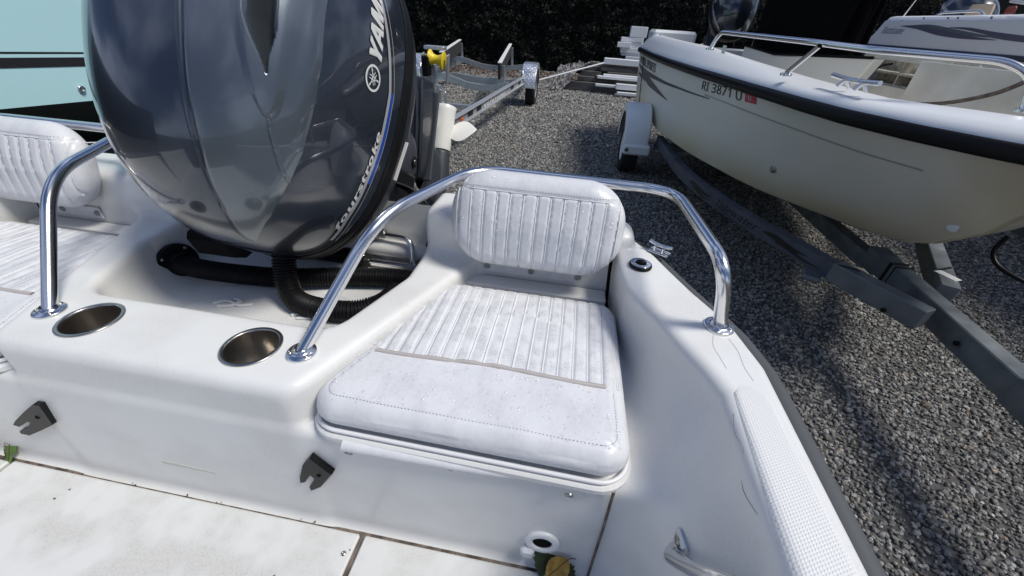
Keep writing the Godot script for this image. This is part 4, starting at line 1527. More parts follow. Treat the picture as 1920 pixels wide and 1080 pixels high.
func rigging() -> void:   # steering gear and cables between motor and transom
	var t := thing("steering_gear", "chrome steering ram and pipe beside the black motor bracket at the transom", "steering gear", Vector3(-0.5, 0.84, -0.98))
	var mb := MB.new()
	tube(mb, PackedVector3Array([Vector3(-0.95, 0.842, -0.985), Vector3(-0.425, 0.848, -0.985)]), 0.008, 14)
	part(t, "ram_rod", mb, M.chrome)
	mb = MB.new()
	tube(mb, rounded([Vector3(-0.56, 0.924, -1.03), Vector3(-0.445, 0.922, -1.02), Vector3(-0.437, 0.845, -0.99)], 0.035, 8), 0.0085, 14)
	part(t, "bent_pipe", mb, M.chrome)
	mb = MB.new()
	disc(mb, Vector3(-0.575, 0.925, -1.03), Vector3(1, 0, 0), 0.024, 0.012)
	disc(mb, Vector3(-0.553, 0.924, -1.03), Vector3(1, 0, 0), 0.014, 0.02)
	part(t, "pipe_flange", mb, M.steel_old)
	mb = MB.new()
	bx(mb, Vector3(-0.60, 0.845, -0.985), Vector3(0.05, 0.04, 0.04), 0.008)
	tube(mb, PackedVector3Array([Vector3(-0.86, 0.845, -1.0), Vector3(-0.62, 0.845, -1.0)]), 0.026, 14)
	part(t, "ram_cylinder", mb, M.black)
	mb = MB.new()
	screw(mb, Vector3(-0.592, 0.868, -0.98), Vector3.UP, 0.008)
	part(t, "ram_bolt", mb, M.steel)
	mb = MB.new()
	bx(mb, Vector3(-0.61, 0.81, -0.95), Vector3(0.055, 0.008, 0.022), 0.002, Vector3(0, 0.2, 0))
	tube(mb, PackedVector3Array([Vector3(-0.605, 0.812, -0.95), Vector3(-0.603, 0.835, -0.955)]), 0.006, 10)
	part(t, "lever", mb, M.steel)
	mb = MB.new()
	disc(mb, Vector3(-0.515, 0.815, -1.012), Vector3(0, 0.1, 1), 0.016, 0.01)
	part(t, "transom_bolt", mb, M.steel)
	mb = MB.new()
	bx(mb, Vector3(-0.52, 0.955, -1.13), Vector3(0.13, 0.085, 0.11), 0.02, Vector3(0.2, -0.25, 0.12))
	var bxp := part(t, "black_housing", mb, M.black)
	mb = MB.new()
	bx(mb, Vector3(-0.515, 0.965, -1.071), Vector3(0.026, 0.022, 0.002), 0.0005, Vector3(0.2, -0.25, 0.12))
	part(bxp, "warning_label", mb, M.label_white)
	for k in 3:
		mb = MB.new()
		var dx := 0.012 * k
		tube(mb, spline([Vector3(-0.62 + dx, 1.03, -1.2), Vector3(-0.54 + dx, 1.0, -1.22), Vector3(-0.47 + dx, 0.945, -1.2), Vector3(-0.41 + dx * 0.5, 0.93, -1.12), Vector3(-0.40, 0.90, -1.03)], 8), 0.006, 10)
		part(t, "control_cable", mb, M.black)

# ------------------------------------------------------------------ ground and hedge
func stone_mesh(r: RandomNumberGenerator) -> ArrayMesh:
	var mb := MB.new()
	var ph := (1.0 + sqrt(5.0)) * 0.5
	var vs := [Vector3(-1, ph, 0), Vector3(1, ph, 0), Vector3(-1, -ph, 0), Vector3(1, -ph, 0), Vector3(0, -1, ph), Vector3(0, 1, ph), Vector3(0, -1, -ph), Vector3(0, 1, -ph), Vector3(ph, 0, -1), Vector3(ph, 0, 1), Vector3(-ph, 0, -1), Vector3(-ph, 0, 1)]
	var fs := [[0, 11, 5], [0, 5, 1], [0, 1, 7], [0, 7, 10], [0, 10, 11], [1, 5, 9], [5, 11, 4], [11, 10, 2], [10, 7, 6], [7, 1, 8], [3, 9, 4], [3, 4, 2], [3, 2, 6], [3, 6, 8], [3, 8, 9], [4, 9, 5], [2, 4, 11], [6, 2, 10], [8, 6, 7], [9, 8, 1]]
	var sc := Vector3(r.randf_range(0.85, 1.25), r.randf_range(0.55, 0.85), r.randf_range(0.65, 0.95))
	var q := []
	for p in vs: q.append(p.normalized() * sc * r.randf_range(0.72, 1.2))
	for f in fs:
		mb.flat(PackedVector3Array([q[f[0]], q[f[1]], q[f[2]]]), q[f[0]] + q[f[1]] + q[f[2]])
	return mb.mesh()

func scatter(parent: Node, called: String, mesh: Mesh, m: Material, ts: Array, cs: Array) -> MultiMeshInstance3D:
	var mm := MultiMesh.new()
	mm.transform_format = MultiMesh.TRANSFORM_3D
	mm.use_colors = true
	mm.mesh = mesh
	mm.instance_count = ts.size()
	for i in ts.size():
		mm.set_instance_transform(i, ts[i])
		mm.set_instance_color(i, cs[i])
	var o := MultiMeshInstance3D.new()
	o.name = called
	o.multimesh = mm
	o.material_override = m
	o.set_meta("kind", "stuff")
	parent.add_child(o, true)
	return o

func ground() -> void:
	var mb := MB.new()
	mb.flat(PackedVector3Array([Vector3(-90, 0, -90), Vector3(90, 0, -90), Vector3(90, 0, 90), Vector3(-90, 0, 90)]), Vector3.UP)
	structure("ground", mb, M.ground)
	var r := RandomNumberGenerator.new()
	r.seed = 4
	var lists := [[], [], [], [], []]
	var cols := [[], [], [], [], []]
	for zn in [[-1.6, 3.9, -3.6, 0.4, 4800, 0.0102], [-3.0, 4.4, -6.0, -3.6, 2700, 0.0135], [-4.2, 4.5, -9.5, -6.0, 1100, 0.021], [-6.0, 4.0, -15.2, -9.5, 560, 0.029]]:
		var count := int((zn[1] - zn[0]) * (zn[3] - zn[2]) * zn[4])
		for i in count:
			var p := Vector3(r.randf_range(zn[0], zn[1]), 0, r.randf_range(zn[2], zn[3]))
			if zn[0] == -1.6 and p.x < -0.2 and p.z > -1.1: continue
			var s: float = zn[5] * r.randf_range(0.5, 1.25) * (1.7 if r.randf() < 0.015 else 1.0)
			p.y = s * 0.22 + r.randf() * 0.006
			var b := Basis.from_euler(Vector3(r.randf_range(-0.5, 0.5), r.randf() * TAU, r.randf_range(-0.5, 0.5))).scaled(Vector3.ONE * s)
			var g := 0.095 + 0.27 * pow(r.randf(), 1.6)
			if r.randf() < 0.04: g += 0.16
			var c := Color(g, g * 0.972, g * 0.915)
			if r.randf() < 0.05: c = Color(g * 1.15, g * 0.93, g * 0.74)
			var k := i % 5
			lists[k].append(Transform3D(b, p))
			cols[k].append(c)
	for k in 5:
		r.seed = 100 + k
		scatter(self, "gravel" if k == 0 else "gravel_%03d" % k, stone_mesh(r), M.stone, lists[k], cols[k])
	# brown leaf litter along the foot of the hedge
	mb = MB.new()
	mb.flat(PackedVector3Array([Vector3(-1, 0, -0.4), Vector3(0, 0.15, -0.6), Vector3(1, 0, -0.2), Vector3(0.8, 0.1, 0.5), Vector3(-0.6, 0.05, 0.6)]), Vector3.UP)
	var ts := []
	var cs := []
	for i in 5200:
		var z := -14.6 + 1.9 * pow(r.randf(), 2.0)
		ts.append(Transform3D(Basis.from_euler(Vector3(r.randf_range(-0.5, 0.5), r.randf() * TAU, r.randf_range(-0.5, 0.5))).scaled(Vector3.ONE * r.randf_range(0.02, 0.045)), Vector3(r.randf_range(-8, 4), 0.03 + r.randf() * 0.03, z)))
		var g := r.randf_range(0.5, 1.2)
		cs.append(Color(0.10 * g, 0.05 * g, 0.028 * g))
	scatter(self, "leaf_litter", mb.mesh(), M.stone, ts, cs)

func hedge() -> void:
	var o := thing("clipped_hedge", "tall dark green clipped hedge closing off the gravel yard", "hedge", Vector3(0, 0, -15.6))
	var mb := MB.new()
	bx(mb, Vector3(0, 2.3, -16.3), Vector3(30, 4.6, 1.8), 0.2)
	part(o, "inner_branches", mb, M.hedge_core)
	mb = MB.new()
	for k in 5:
		var a := TAU * k / 5 + 0.3
		var d := Vector3(cos(a), 0.5 - 0.3 * (k % 3), sin(a))
		var s := Vector3(-sin(a), 0.25, cos(a)) * 0.34
		mb.flat(PackedVector3Array([d * 0.1, d * 0.55 + s, d * 1.15, d * 0.55 - s]), d + Vector3.UP)
	var r := RandomNumberGenerator.new()
	r.seed = 12
	var ts := []
	var cs := []
	var nz := FastNoiseLite.new()
	nz.frequency = 0.9
	nz.seed = 3
	for i in 92000:
		var x := r.randf_range(-8.5, 9.5) if i < 84000 else r.randf_range(-15, 15)
		var y := 4.7 * r.randf() if i < 30000 else 2.4 * r.randf()
		var bump := nz.get_noise_2d(x, y) * 0.22 + nz.get_noise_2d(x * 3.1, y * 3.1 + 40) * 0.1
		var p := Vector3(x, y, -15.25 + bump - 0.3 * r.randf() * r.randf() + 0.1 * clampf(0.6 - y, 0, 1))
		ts.append(Transform3D(Basis.from_euler(Vector3(r.randf() * TAU, r.randf() * TAU, r.randf() * TAU)).scaled(Vector3.ONE * r.randf_range(0.022, 0.045)), p - Vector3(0, 0, -15.6)))
		var g := r.randf_range(0.4, 1.0) * (1.0 + bump) * (1.9 if r.randf() < 0.04 else 1.0)
		cs.append(Color(0.0115 * g, 0.0165 * g, 0.0085 * g))
	scatter(o, "foliage", mb.mesh(), M.hedge, ts, cs)

func side_hedge() -> void:   # the yard's left side, seen mirrored in the motor cowl
	var o := get_node("clipped_hedge").duplicate() as Node3D
	o.name = numbered("clipped_hedge")
	o.set_meta("label", "second tall dark hedge far off on the left, mirrored in the motor cowl")
	add_child(o)
	o.position = Vector3(-15.5, 0, -1.0)
	o.rotation.y = PI / 2

# ------------------------------------------------------------------ neighbours
func aqua_boat() -> void:
	var t := thing("aqua_boat", "pale aqua hulled boat with a dark boot stripe standing left of the motor", "boat", Vector3(-4.2, 0, -1.5))
	var mb := MB.new()
	var rows := []
	var bot := []
	for i in 22:
		var z := -1.15 - 5.6 * i / 21.0
		var bow := clampf((-3.6 - z) / 3.2, 0.0, 1.0)
		var half := 1.2 * sqrt(1.0 - bow * bow * 0.96)
		var sag := 0.06 * (z + 1.9)
		var row := PackedVector3Array()
		for q in [[2.35, 1.06], [2.1, 1.05], [1.7, 1.03], [1.3, 1.008], [1.06, 1.0], [0.935, 0.992]]:
			row.append(Vector3(-4.2 + half * q[1], q[0] + sag, z))
		rows.append(row)
		var b2 := PackedVector3Array()
		b2.append(row[5])
		b2.append(Vector3(-4.2 + half * 0.93, 0.885 + sag, z))
		b2.append(Vector3(-4.2 + half * 0.5, 0.66 + sag + bow * 0.4, z))
		b2.append(Vector3(-4.2, 0.42 + sag + bow * 0.7, z))
		b2.append(Vector3(-4.2 - half * 0.5, 0.66 + sag + bow * 0.4, z))
		b2.append(Vector3(-4.2 - half * 0.992, 0.92 + sag, z))
		bot.append(b2)
	var far := []
	for r in rows:
		var m := PackedVector3Array()
		for p in r: m.append(Vector3(-8.4 - p.x, p.y, p.z))
		far.append(m)
	grid(mb, rows, false, Vector3(-4.2, 1.5, -1))
	grid(mb, far, false, Vector3(-4.2, 1.5, -1))
	var tr := PackedVector3Array()
	for p in rows[0]: tr.append(p)
	for i in range(5, -1, -1): tr.append(far[0][i])
	mb.flat(tr, Vector3(0, 0, 1))
	part(t, "hull", mb, M.aqua)
	mb = MB.new()
	grid(mb, bot, false, Vector3(-4.2, 3.0, -1))
	mb.flat(bot[0], Vector3(0, 0, 1))
	part(t, "hull_bottom", mb, M.bottom_green)
	mb = MB.new()
	var deck := []
	for i in 22: deck.append(PackedVector3Array([rows[i][0], far[i][0]]))
	grid(mb, deck, false, Vector3(-4.2, -5, 0))
	part(t, "deck", mb, M.white_paint)
	for q in [[1.172, 1.125, M.graphic_black], [1.199, 1.189, M.graphic_black]]:
		mb = MB.new()
		var sr := []
		for i in 22:
			var z := -1.15 - 5.6 * i / 21.0
			var bow := clampf((-3.6 - z) / 3.2, 0.0, 1.0)
			var half := 1.2 * sqrt(1.0 - bow * bow * 0.96)
			var sag := 0.06 * (z + 1.9)
			sr.append(PackedVector3Array([Vector3(-4.2 + half * 1.0045 + 0.003, q[0] + sag, z), Vector3(-4.2 + half * 1.0025 + 0.003, q[1] + sag, z)]))
		grid(mb, sr, false, Vector3(-6, 1, -1))
		part(t, "hull_stripe", mb, q[2])
	mb = MB.new()
	lathe(mb, frame(Vector3(-3.0, 0.985, -2.22), Vector3.RIGHT), [Vector2(0.02, 0), Vector2(0.02, 0.006), Vector2(0.013, 0.012), Vector2(0.011, 0.004), Vector2(0.0001, 0.003)], 20)
	part(t, "through_hull_fitting", mb, M.chrome)
	for z in [-1.9, -3.6]:
		mb = MB.new()
		bx(mb, Vector3(-4.2, 0.17, z), Vector3(0.9, 0.34, 0.3), 0.01)
		part(t, "keel_block", mb, M.wood)

func wheel(parent: Node3D, c: Vector3, r: float, w: float, rim: Material) -> void:
	var f := frame(c, Vector3.RIGHT)
	var mb := MB.new()
	var hw := w * 0.5
	lathe(mb, f, [Vector2(r * 0.58, -hw * 0.9), Vector2(r * 0.75, -hw), Vector2(r * 0.93, -hw * 0.93), Vector2(r * 0.99, -hw * 0.72), Vector2(r, -hw * 0.3), Vector2(r * 0.985, -hw * 0.28), Vector2(r * 0.985, -hw * 0.2), Vector2(r, -hw * 0.18), Vector2(r, hw * 0.18), Vector2(r * 0.985, hw * 0.2), Vector2(r * 0.985, hw * 0.28), Vector2(r, hw * 0.3), Vector2(r * 0.99, hw * 0.72), Vector2(r * 0.93, hw * 0.93), Vector2(r * 0.75, hw), Vector2(r * 0.58, hw * 0.9)], 44)
	var wh := part(parent, "wheel", mb, M.tyre)
	mb = MB.new()
	for s in [-1.0, 1.0]:
		lathe(mb, frame(c, Vector3(s, 0, 0)), [Vector2(r * 0.60, hw * 0.86), Vector2(r * 0.56, hw * 0.82), Vector2(r * 0.5, hw * 0.55), Vector2(r * 0.3, hw * 0.6), Vector2(r * 0.2, hw * 0.75), Vector2(0.001, hw * 0.78)], 30)
	part(wh, "rim", mb, rim)

func fender(parent: Node3D, called: String, c: Vector3, r: float, w: float, a0: float, a1: float, skirt: float, m: Material) -> MeshInstance3D:
	# curved sheet over a wheel: outer face, inner face and rolled side edges
	var mb := MB.new()
	var rows := []
	for i in 25:
		var a := lerpf(a0, a1, i / 24.0)
		var d := Vector3(0, sin(a), cos(a))
		rows.append(PackedVector3Array([c + d * (r - skirt) + Vector3(-w / 2, 0, 0), c + d * (r - 0.012) + Vector3(-w / 2, 0, 0), c + d * r + Vector3(-w / 2 + 0.012, 0, 0), c + d * (r + 0.006), c + d * r + Vector3(w / 2 - 0.012, 0, 0), c + d * (r - 0.012) + Vector3(w / 2, 0, 0), c + d * (r - skirt) + Vector3(w / 2, 0, 0), c + d * (r - skirt) + Vector3(w / 2 - 0.006, 0, 0), c + d * (r - 0.008) + Vector3(w / 2 - 0.01, 0, 0), c + d * (r - 0.008) + Vector3(-w / 2 + 0.01, 0, 0), c + d * (r - skirt) + Vector3(-w / 2 + 0.006, 0, 0)]))
	grid(mb, rows, true)
	return part(parent, called, mb, m)

func empty_trailer() -> void:
	var t := thing("boat_trailer", "empty galvanized boat trailer with yellow bow roller parked before the hedge", "trailer", Vector3(-2.1, 0, -8.8))
	var mb := MB.new()
	var ra := Vector3(-1.385, 0.46, -4.3)
	var rb := Vector3(-1.13, 0.475, -8.75)
	var la := Vector3(-1.52, 0.46, -4.3)
	var lb := Vector3(-3.02, 0.475, -8.95)
	for s in [[ra, rb, "side_beam"], [la, lb, "side_beam"]]:
		mb = MB.new()
		beam(mb, s[0] + Vector3(0, 0.055, 0), s[1] + Vector3(0, 0.055, 0), 0.08, 0.012, 0.003)
		beam(mb, s[0] - Vector3(0, 0.055, 0), s[1] - Vector3(0, 0.055, 0), 0.08, 0.012, 0.003)
		beam(mb, s[0], s[1], 0.014, 0.1, 0.002)
		part(t, "side_beam", mb, M.alu)
	for s in [[rb, rb + Vector3(-0.06, 0.0, -2.4)], [lb, lb + Vector3(-0.1, 0.0, -2.2)], [Vector3(-1.45, 0.46, -4.6), Vector3(-1.28, 0.46, -2.9)]]:
		mb = MB.new()
		beam(mb, s[0], s[1], 0.08, 0.12, 0.004)
		part(t, "frame_rail", mb, M.galv)
	# maker's word and reflector patches along the right beam
	var dir := (rb - ra).normalized()
	var nrm := dir.cross(Vector3.UP).normalized()
	if nrm.x < 0: nrm = -nrm
	var ln := ra.distance_to(rb)
	letters(t, "lettering", "VENTURE", "Droid Sans", 0.068, 800, M.white_board, func(p: Vector2, w: float) -> Array: return [ra + dir * (ln * 0.33 + p.x * ln * 0.29 / w) + Vector3(0, -0.034 + p.y, 0) + nrm * 0.0095, nrm])
	for u in [0.20, 0.285, 0.74, 0.88]:
		mb = MB.new()
		var c: Vector3 = ra + dir * (ln * u) + nrm * 0.009
		bxf(mb, Transform3D(Basis(dir, Vector3.UP, dir.cross(Vector3.UP)), c), Vector3(0.2, 0.06, 0.006), 0.001)
		part(t, "black_decal", mb, M.print_black)
	mb = MB.new()
	bxf(mb, Transform3D(Basis(dir, Vector3.UP, dir.cross(Vector3.UP)), ra + dir * (ln * 0.12) + nrm * 0.014), Vector3(0.09, 0.045, 0.018), 0.004)
	part(t, "side_marker", mb, M.orange)
	mb = MB.new()
	bxf(mb, Transform3D(Basis(dir, Vector3.UP, dir.cross(Vector3.UP)), ra + dir * 0.05 + nrm * 0.02 + Vector3(0, 0.02, 0)), Vector3(0.03, 0.07, 0.03), 0.004)
	part(t, "clevis", mb, M.alu)
	# bent cross members
	for q in [[[Vector3(-2.48, 0.58, -7.4), Vector3(-2.32, 0.575, -7.4), Vector3(-1.87, 0.45, -7.4), Vector3(-1.55, 0.45, -7.4), Vector3(-1.22, 0.53, -7.4)]], [[Vector3(-3.15, 0.60, -10.5), Vector3(-2.85, 0.58, -10.5), Vector3(-2.38, 0.46, -10.5), Vector3(-1.9, 0.46, -10.5), Vector3(-1.2, 0.55, -10.5)]], [[Vector3(-2.35, 0.54, -7.9), Vector3(-1.9, 0.50, -7.9), Vector3(-1.25, 0.5, -7.9)]]]:
		mb = MB.new()
		var rows := []
		for p in rounded(q[0], 0.25, 6):
			rows.append(PackedVector3Array([p + Vector3(0, -0.05, -0.04), p + Vector3(0, -0.05, 0.04), p + Vector3(0, 0.05, 0.04), p + Vector3(0, 0.05, -0.04)]))
		for side in [[0, 1], [1, 2], [2, 3], [3, 0]]:
			var rr := []
			for r in rows: rr.append(PackedVector3Array([r[side[0]], r[side[1]]]))
			var mid: Vector3 = (rows[rows.size() / 2][0] + rows[rows.size() / 2][2]) * 0.5
			var b := mb.v.size()
			for i in rr.size() - 1:
				mb.flat(PackedVector3Array([rr[i][0], rr[i][1], rr[i + 1][1], rr[i + 1][0]]), (rr[i][0] + rr[i][1]) * 0.5 - (rows[i][0] + rows[i][2]) * 0.5)
		part(t, "cross_member", mb, M.galv)
	mb = MB.new()
	beam(mb, Vector3(-2.05, 0.455, -5.62), Vector3(-1.4, 0.455, -5.62), 0.06, 0.05)
	part(t, "cross_member", mb, M.galv)
	# bunks: carpeted planks on brackets
	for q in [[Vector3(-1.38, 0.74, -7.35), Vector3(-1.76, 0.85, -10.65)], [Vector3(-2.36, 0.83, -7.3), Vector3(-2.98, 0.855, -10.7)]]:
		mb = MB.new()
		beam(mb, q[0] - Vector3(0, 0.02, 0), q[1] - Vector3(0, 0.02, 0), 0.052, 0.24, 0.012)
		var bk := part(t, "bunk", mb, M.carpet)
		mb = MB.new()
		beam(mb, q[0] + Vector3(0, 0.107, 0.0), q[1] + Vector3(0, 0.107, 0), 0.068, 0.016, 0.004)
		part(bk, "bunk_cap", mb, M.carpet_top)
		for u in [0.06, 0.95]:
			var p: Vector3 = q[0].lerp(q[1], u)
			mb = MB.new()
			beam(mb, Vector3(p.x + 0.07, 0.5, p.z), Vector3(p.x + 0.05, p.y + 0.05, p.z), 0.02, 0.05)
			part(t, "bunk_bracket", mb, M.galv)
	# wheels and tread plate fenders
	for x in [-0.99, -3.28]:
		wheel(t, Vector3(x, 0.31, -8.87), 0.31, 0.2, M.galv)
		fender(t, "tread_plate_fender", Vector3(x - 0.04, 0.34, -8.87), 0.43, 0.29, 0.05, PI - 0.05, 0.10, M.tread_metal)
		mb = MB.new()
		var s := 1.0 if x > -2.0 else -1.0
		bx(mb, Vector3(x - s * 0.19, 0.62, -8.7), Vector3(0.08, 0.05, 0.5), 0.006)
		bx(mb, Vector3(x - s * 0.24, 0.42, -8.87), Vector3(0.3, 0.06, 0.08), 0.006)
		part(t, "fender_bracket", mb, M.galv)
	# winch stand with the yellow roller
	mb = MB.new()
	beam(mb, Vector3(-1.42, 0.5, -4.0), Vector3(-1.30, 1.13, -3.76), 0.07, 0.07, 0.005, Vector3.BACK)
	for s in [-1.0, 1.0]:
		beam(mb, Vector3(-1.27 + s * 0.11, 0.98, -3.74), Vector3(-1.245 + s * 0.11, 1.2, -3.7), 0.012, 0.06, 0.003, Vector3.BACK)
	bx(mb, Vector3(-1.31, 1.23, -3.9), Vector3(0.18, 0.03, 0.1), 0.005)
	part(t, "winch_stand", mb, M.galv)
	mb = MB.new()
	bx(mb, Vector3(-1.315, 1.11, -3.66), Vector3(0.06, 0.15, 0.08), 0.01)
	part(t, "winch_box", mb, M.black_matt)
	mb = MB.new()
	lathe(mb, frame(Vector3(-1.305, 1.166, -3.70), Vector3(1, -0.12, 0)), [Vector2(0.01, 0), Vector2(0.066, 0.0), Vector2(0.068, 0.01), Vector2(0.042, 0.035), Vector2(0.034, 0.06), Vector2(0.034, 0.075), Vector2(0.042, 0.10), Vector2(0.068, 0.125), Vector2(0.066, 0.135), Vector2(0.01, 0.135)], 30)
	part(t, "bow_roller", mb, M.yellow)
	mb = MB.new()
	tube(mb, rounded([Vector3(-1.27, 1.1, -3.72), Vector3(-1.255, 1.06, -3.72), Vector3(-1.262, 0.98, -3.72), Vector3(-1.285, 0.99, -3.72), Vector3(-1.278, 1.05, -3.72)], 0.02), 0.008, 8)
	part(t, "winch_hook", mb, M.alu)
	# tongue jack
	mb = MB.new()
	tube(mb, PackedVector3Array([Vector3(-1.41, 0.12, -4.2), Vector3(-1.385, 0.9, -4.16)]), 0.03, 12)
	bx(mb, Vector3(-1.41, 0.075, -4.2), Vector3(0.13, 0.03, 0.13), 0.006)
	tube(mb, rounded([Vector3(-1.385, 0.86, -4.15), Vector3(-1.30, 0.85, -4.12), Vector3(-1.30, 0.70, -4.12)], 0.02), 0.009, 8)
	part(t, "tongue_jack", mb, M.galv)
	mb = MB.new()
	tube(mb, PackedVector3Array([Vector3(-1.34, 0.70, -4.12), Vector3(-1.21, 0.695, -4.12)]), 0.018, 10)
	part(t, "jack_grip", mb, M.black_matt)
	mb = MB.new()
	tube(mb, PackedVector3Array([Vector3(-1.3, 0.52, -3.5), Vector3(-1.17, 0.515, -3.5)]), 0.018, 10)
	part(t, "jack_grip", mb, M.black_matt)

func boards() -> void:
	# crop coordinates of the pile measured as metres: x0, x1, y0, y1, z, depth, material, label
	var L := [
		[-0.41, 1.55, 0.02, 0.22, -11.3, 0.30, "wood", "dark grey beam along the front foot of the lumber pile"],
		[-0.13, 1.5, 0.23, 0.33, -11.45, 0.30, "wood", "dark grey plank lying on the front beam of the pile"],
		[-0.07, 0.45, 0.34, 0.45, -11.6, 0.26, "wood", "short grey board end just right of the tarp"],
		[0.08, 0.47, 0.46, 0.55, -11.75, 0.25, "wood", "short grey board under the tarp's right edge, second from top"],
		[0.17, 1.3, 0.56, 0.62, -11.9, 0.3, "wood", "thin grey board topmost of the grey stack"],
		[0.42, 1.4, 0.47, 0.555, -11.62, 0.24, "wood", "grey plank just under the long white trim board"],
		[0.60, 1.5, 0.38, 0.465, -11.48, 0.24, "wood", "grey plank with a pale band in the middle of the pile"],
		[0.32, 0.9, 0.345, 0.375, -11.40, 0.2, "wood_brown", "brown board scrap in the middle of the pile"],
		[0.47, 1.6, 0.625, 0.755, -11.6, 0.22, "white_board", "long white trim board on top of the grey lumber"],
		[0.35, 1.55, 0.345, 0.405, -11.14, 0.13, "white_board", "white trim board with a stepped end at mid height of the pile"],
		[0.49, 1.52, 0.408, 0.445, -11.2, 0.12, "white_board", "thin white board lying on the stepped white trim board"],
		[0.33, 0.90, 0.185, 0.24, -11.02, 0.11, "white_board", "short white board sticking out lowest on the left"],
		[0.82, 1.6, 0.165, 0.285, -10.95, 0.12, "white_board", "thick white board end beside the boat's hull strap"],
		[0.86, 1.65, 0.06, 0.125, -10.82, 0.10, "white_board", "lowest white board near the gravel by the hull"],
		[0.84, 1.4, 1.11, 1.21, -12.3, 0.2, "white_board", "white post top second from top of the upper white stack"],
		[0.76, 1.1, 0.985, 1.10, -12.2, 0.09, "white_board", "white board with a notched end sticking out left of the upper stack"],
		[0.88, 1.42, 0.99, 1.105, -12.32, 0.2, "white_board", "white board in the middle of the upper stack"],
		[0.87, 1.42, 0.865, 0.985, -12.28, 0.2, "white_board", "wide white board below the middle of the upper stack"],
		[0.91, 1.42, 0.80, 0.86, -12.34, 0.2, "white_board", "thin white board near the bottom of the upper stack"],
		[1.03, 1.45, 0.70, 0.795, -12.26, 0.2, "white_board", "short white board at the bottom of the upper stack"],
		[1.04, 1.45, 1.22, 1.45, -12.3, 0.2, "white_board", "tall white board topmost of the upper stack"],
		[0.70, 0.94, 0.63, 0.74, -12.1, 0.25, "wood", "grey block behind the long white trim board"],
		[0.52, 0.72, 0.63, 0.67, -12.0, 0.2, "wood_brown", "small brown offcut left of the grey block"],
		[0.98, 1.4, 0.62, 0.69, -12.2, 0.25, "wood_brown", "brown board carrying the upper white stack"],
	]
	var r := RandomNumberGenerator.new()
	r.seed = 77
	for q in L:
		var mb := MB.new()
		bx(mb, Vector3((q[0] + q[1]) * 0.5, (q[2] + q[3]) * 0.5, q[4] - q[5] * 0.5), Vector3(q[1] - q[0], q[3] - q[2], q[5]), 0.006, Vector3(0, r.randf_range(-0.025, 0.025), r.randf_range(-0.012, 0.004)))
		single("board", q[7], "board", mb, M[q[6]], "boards in the lumber pile")
	var mb: MB
	for x in [0.3, 1.25]:
		mb = MB.new()
		bx(mb, Vector3(x, 0.31, -12.15), Vector3(0.2, 0.62, 0.5), 0.01)
		single("timber_bearer", "dark timber bearer under the %s of the lumber pile" % ("tarp end" if x < 1.0 else "upper white stack"), "timber", mb, M.wood)
	# tarp
	mb = MB.new()
	var nz := FastNoiseLite.new()
	nz.frequency = 1.6
	nz.seed = 8
	var n2 := FastNoiseLite.new()
	n2.frequency = 4.5
	n2.seed = 18
	var rows := []
	for i in 60:
		var u := i / 59.0
		var row := PackedVector3Array()
		for j in 60:
			var w := j / 59.0
			var x := lerpf(lerpf(-1.12, -0.35, w), lerpf(-0.62, 0.30, w), u)
			var z := lerpf(-11.02, -11.75, w)
			var y := lerpf(0.015, 0.60, smoothstep(0.0, 0.75, w)) * lerpf(0.85, 1.05, u)
			if u > 0.6: y *= 1.0
			var f := absf(nz.get_noise_2d(u * 2.4 + w * 1.2, u * 1.2)) * 0.13 + absf(n2.get_noise_2d(u * 1.3, w * 0.5 + u * 0.5)) * 0.05
			row.append(Vector3(x + n2.get_noise_2d(w * 2.0, u) * 0.06, maxf(y + (f - 0.06) * smoothstep(0.0, 0.2, w) + f * 0.35, 0.012), z + f * 0.9))
		rows.append(row)
	grid(mb, rows, false, Vector3(-0.3, -3, -13))
	single("grey_tarp", "crumpled grey tarp sagging over the left end of the lumber pile", "tarp", mb, M.tarp)
	mb = MB.new()
	tube(mb, PackedVector3Array([Vector3(-1.1, 0.22, -10.85), Vector3(0.47, 0.66, -11.5)]), 0.02, 10)
	single("white_pipe", "thin white pipe lying slanted across the grey tarp", "pipe", mb, M.white_paint)

const HX := 1.82
const HB := [[-6.6, 1.09], [-5.5, 1.07], [-4.68, 1.02], [-3.9, 0.935], [-3.43, 0.86], [-2.9, 0.785], [-2.4, 0.70], [-2.1, 0.63], [-1.84, 0.50], [-1.65, 0.36], [-1.5, 0.2], [-1.4, 0.02]]
const HC := [[-6.6, 1.0], [-5.7, 1.0], [-4.5, 0.95], [-3.9, 0.86], [-3.6, 0.79], [-2.95, 0.58], [-2.7, 0.43], [-2.4, 0.21], [-2.2, 0.07], [-2.05, 0.018], [-1.4, 0.01]]
const HY := [[-6.6, 0.56], [-4.5, 0.59], [-3.6, 0.605], [-2.95, 0.615], [-2.4, 0.62], [-2.2, 0.635], [-2.05, 0.70], [-1.87, 0.838], [-1.8, 0.945], [-1.68, 1.055], [-1.5, 1.16], [-1.4, 1.19]]
const HK := [[-6.6, 0.40], [-3.6, 0.42], [-2.6, 0.52], [-2.4, 0.57], [-2.2, 0.625], [-2.05, 0.695], [-1.87, 0.833], [-1.8, 0.94], [-1.68, 1.05], [-1.5, 1.155], [-1.4, 1.185]]
const LIPY := [[-6.6, 1.40], [-4.2, 1.375], [-3.4, 1.335], [-2.7, 1.305], [-2.2, 1.29], [-1.84, 1.305], [-1.4, 1.315]]

func hull_side(z: float, y: float, off: float) -> Array:   # near side of the neighbouring white boat
	var t := clampf((y - lerp_table(HY, z)) / (1.215 - lerp_table(HY, z)), 0.0, 1.0)
	var x := HX - lerpf(lerp_table(HC, z), lerp_table(HB, z), pow(t, 0.8))
	return [Vector3(x - off, y, z), Vector3(-1, 0.1, 0)]

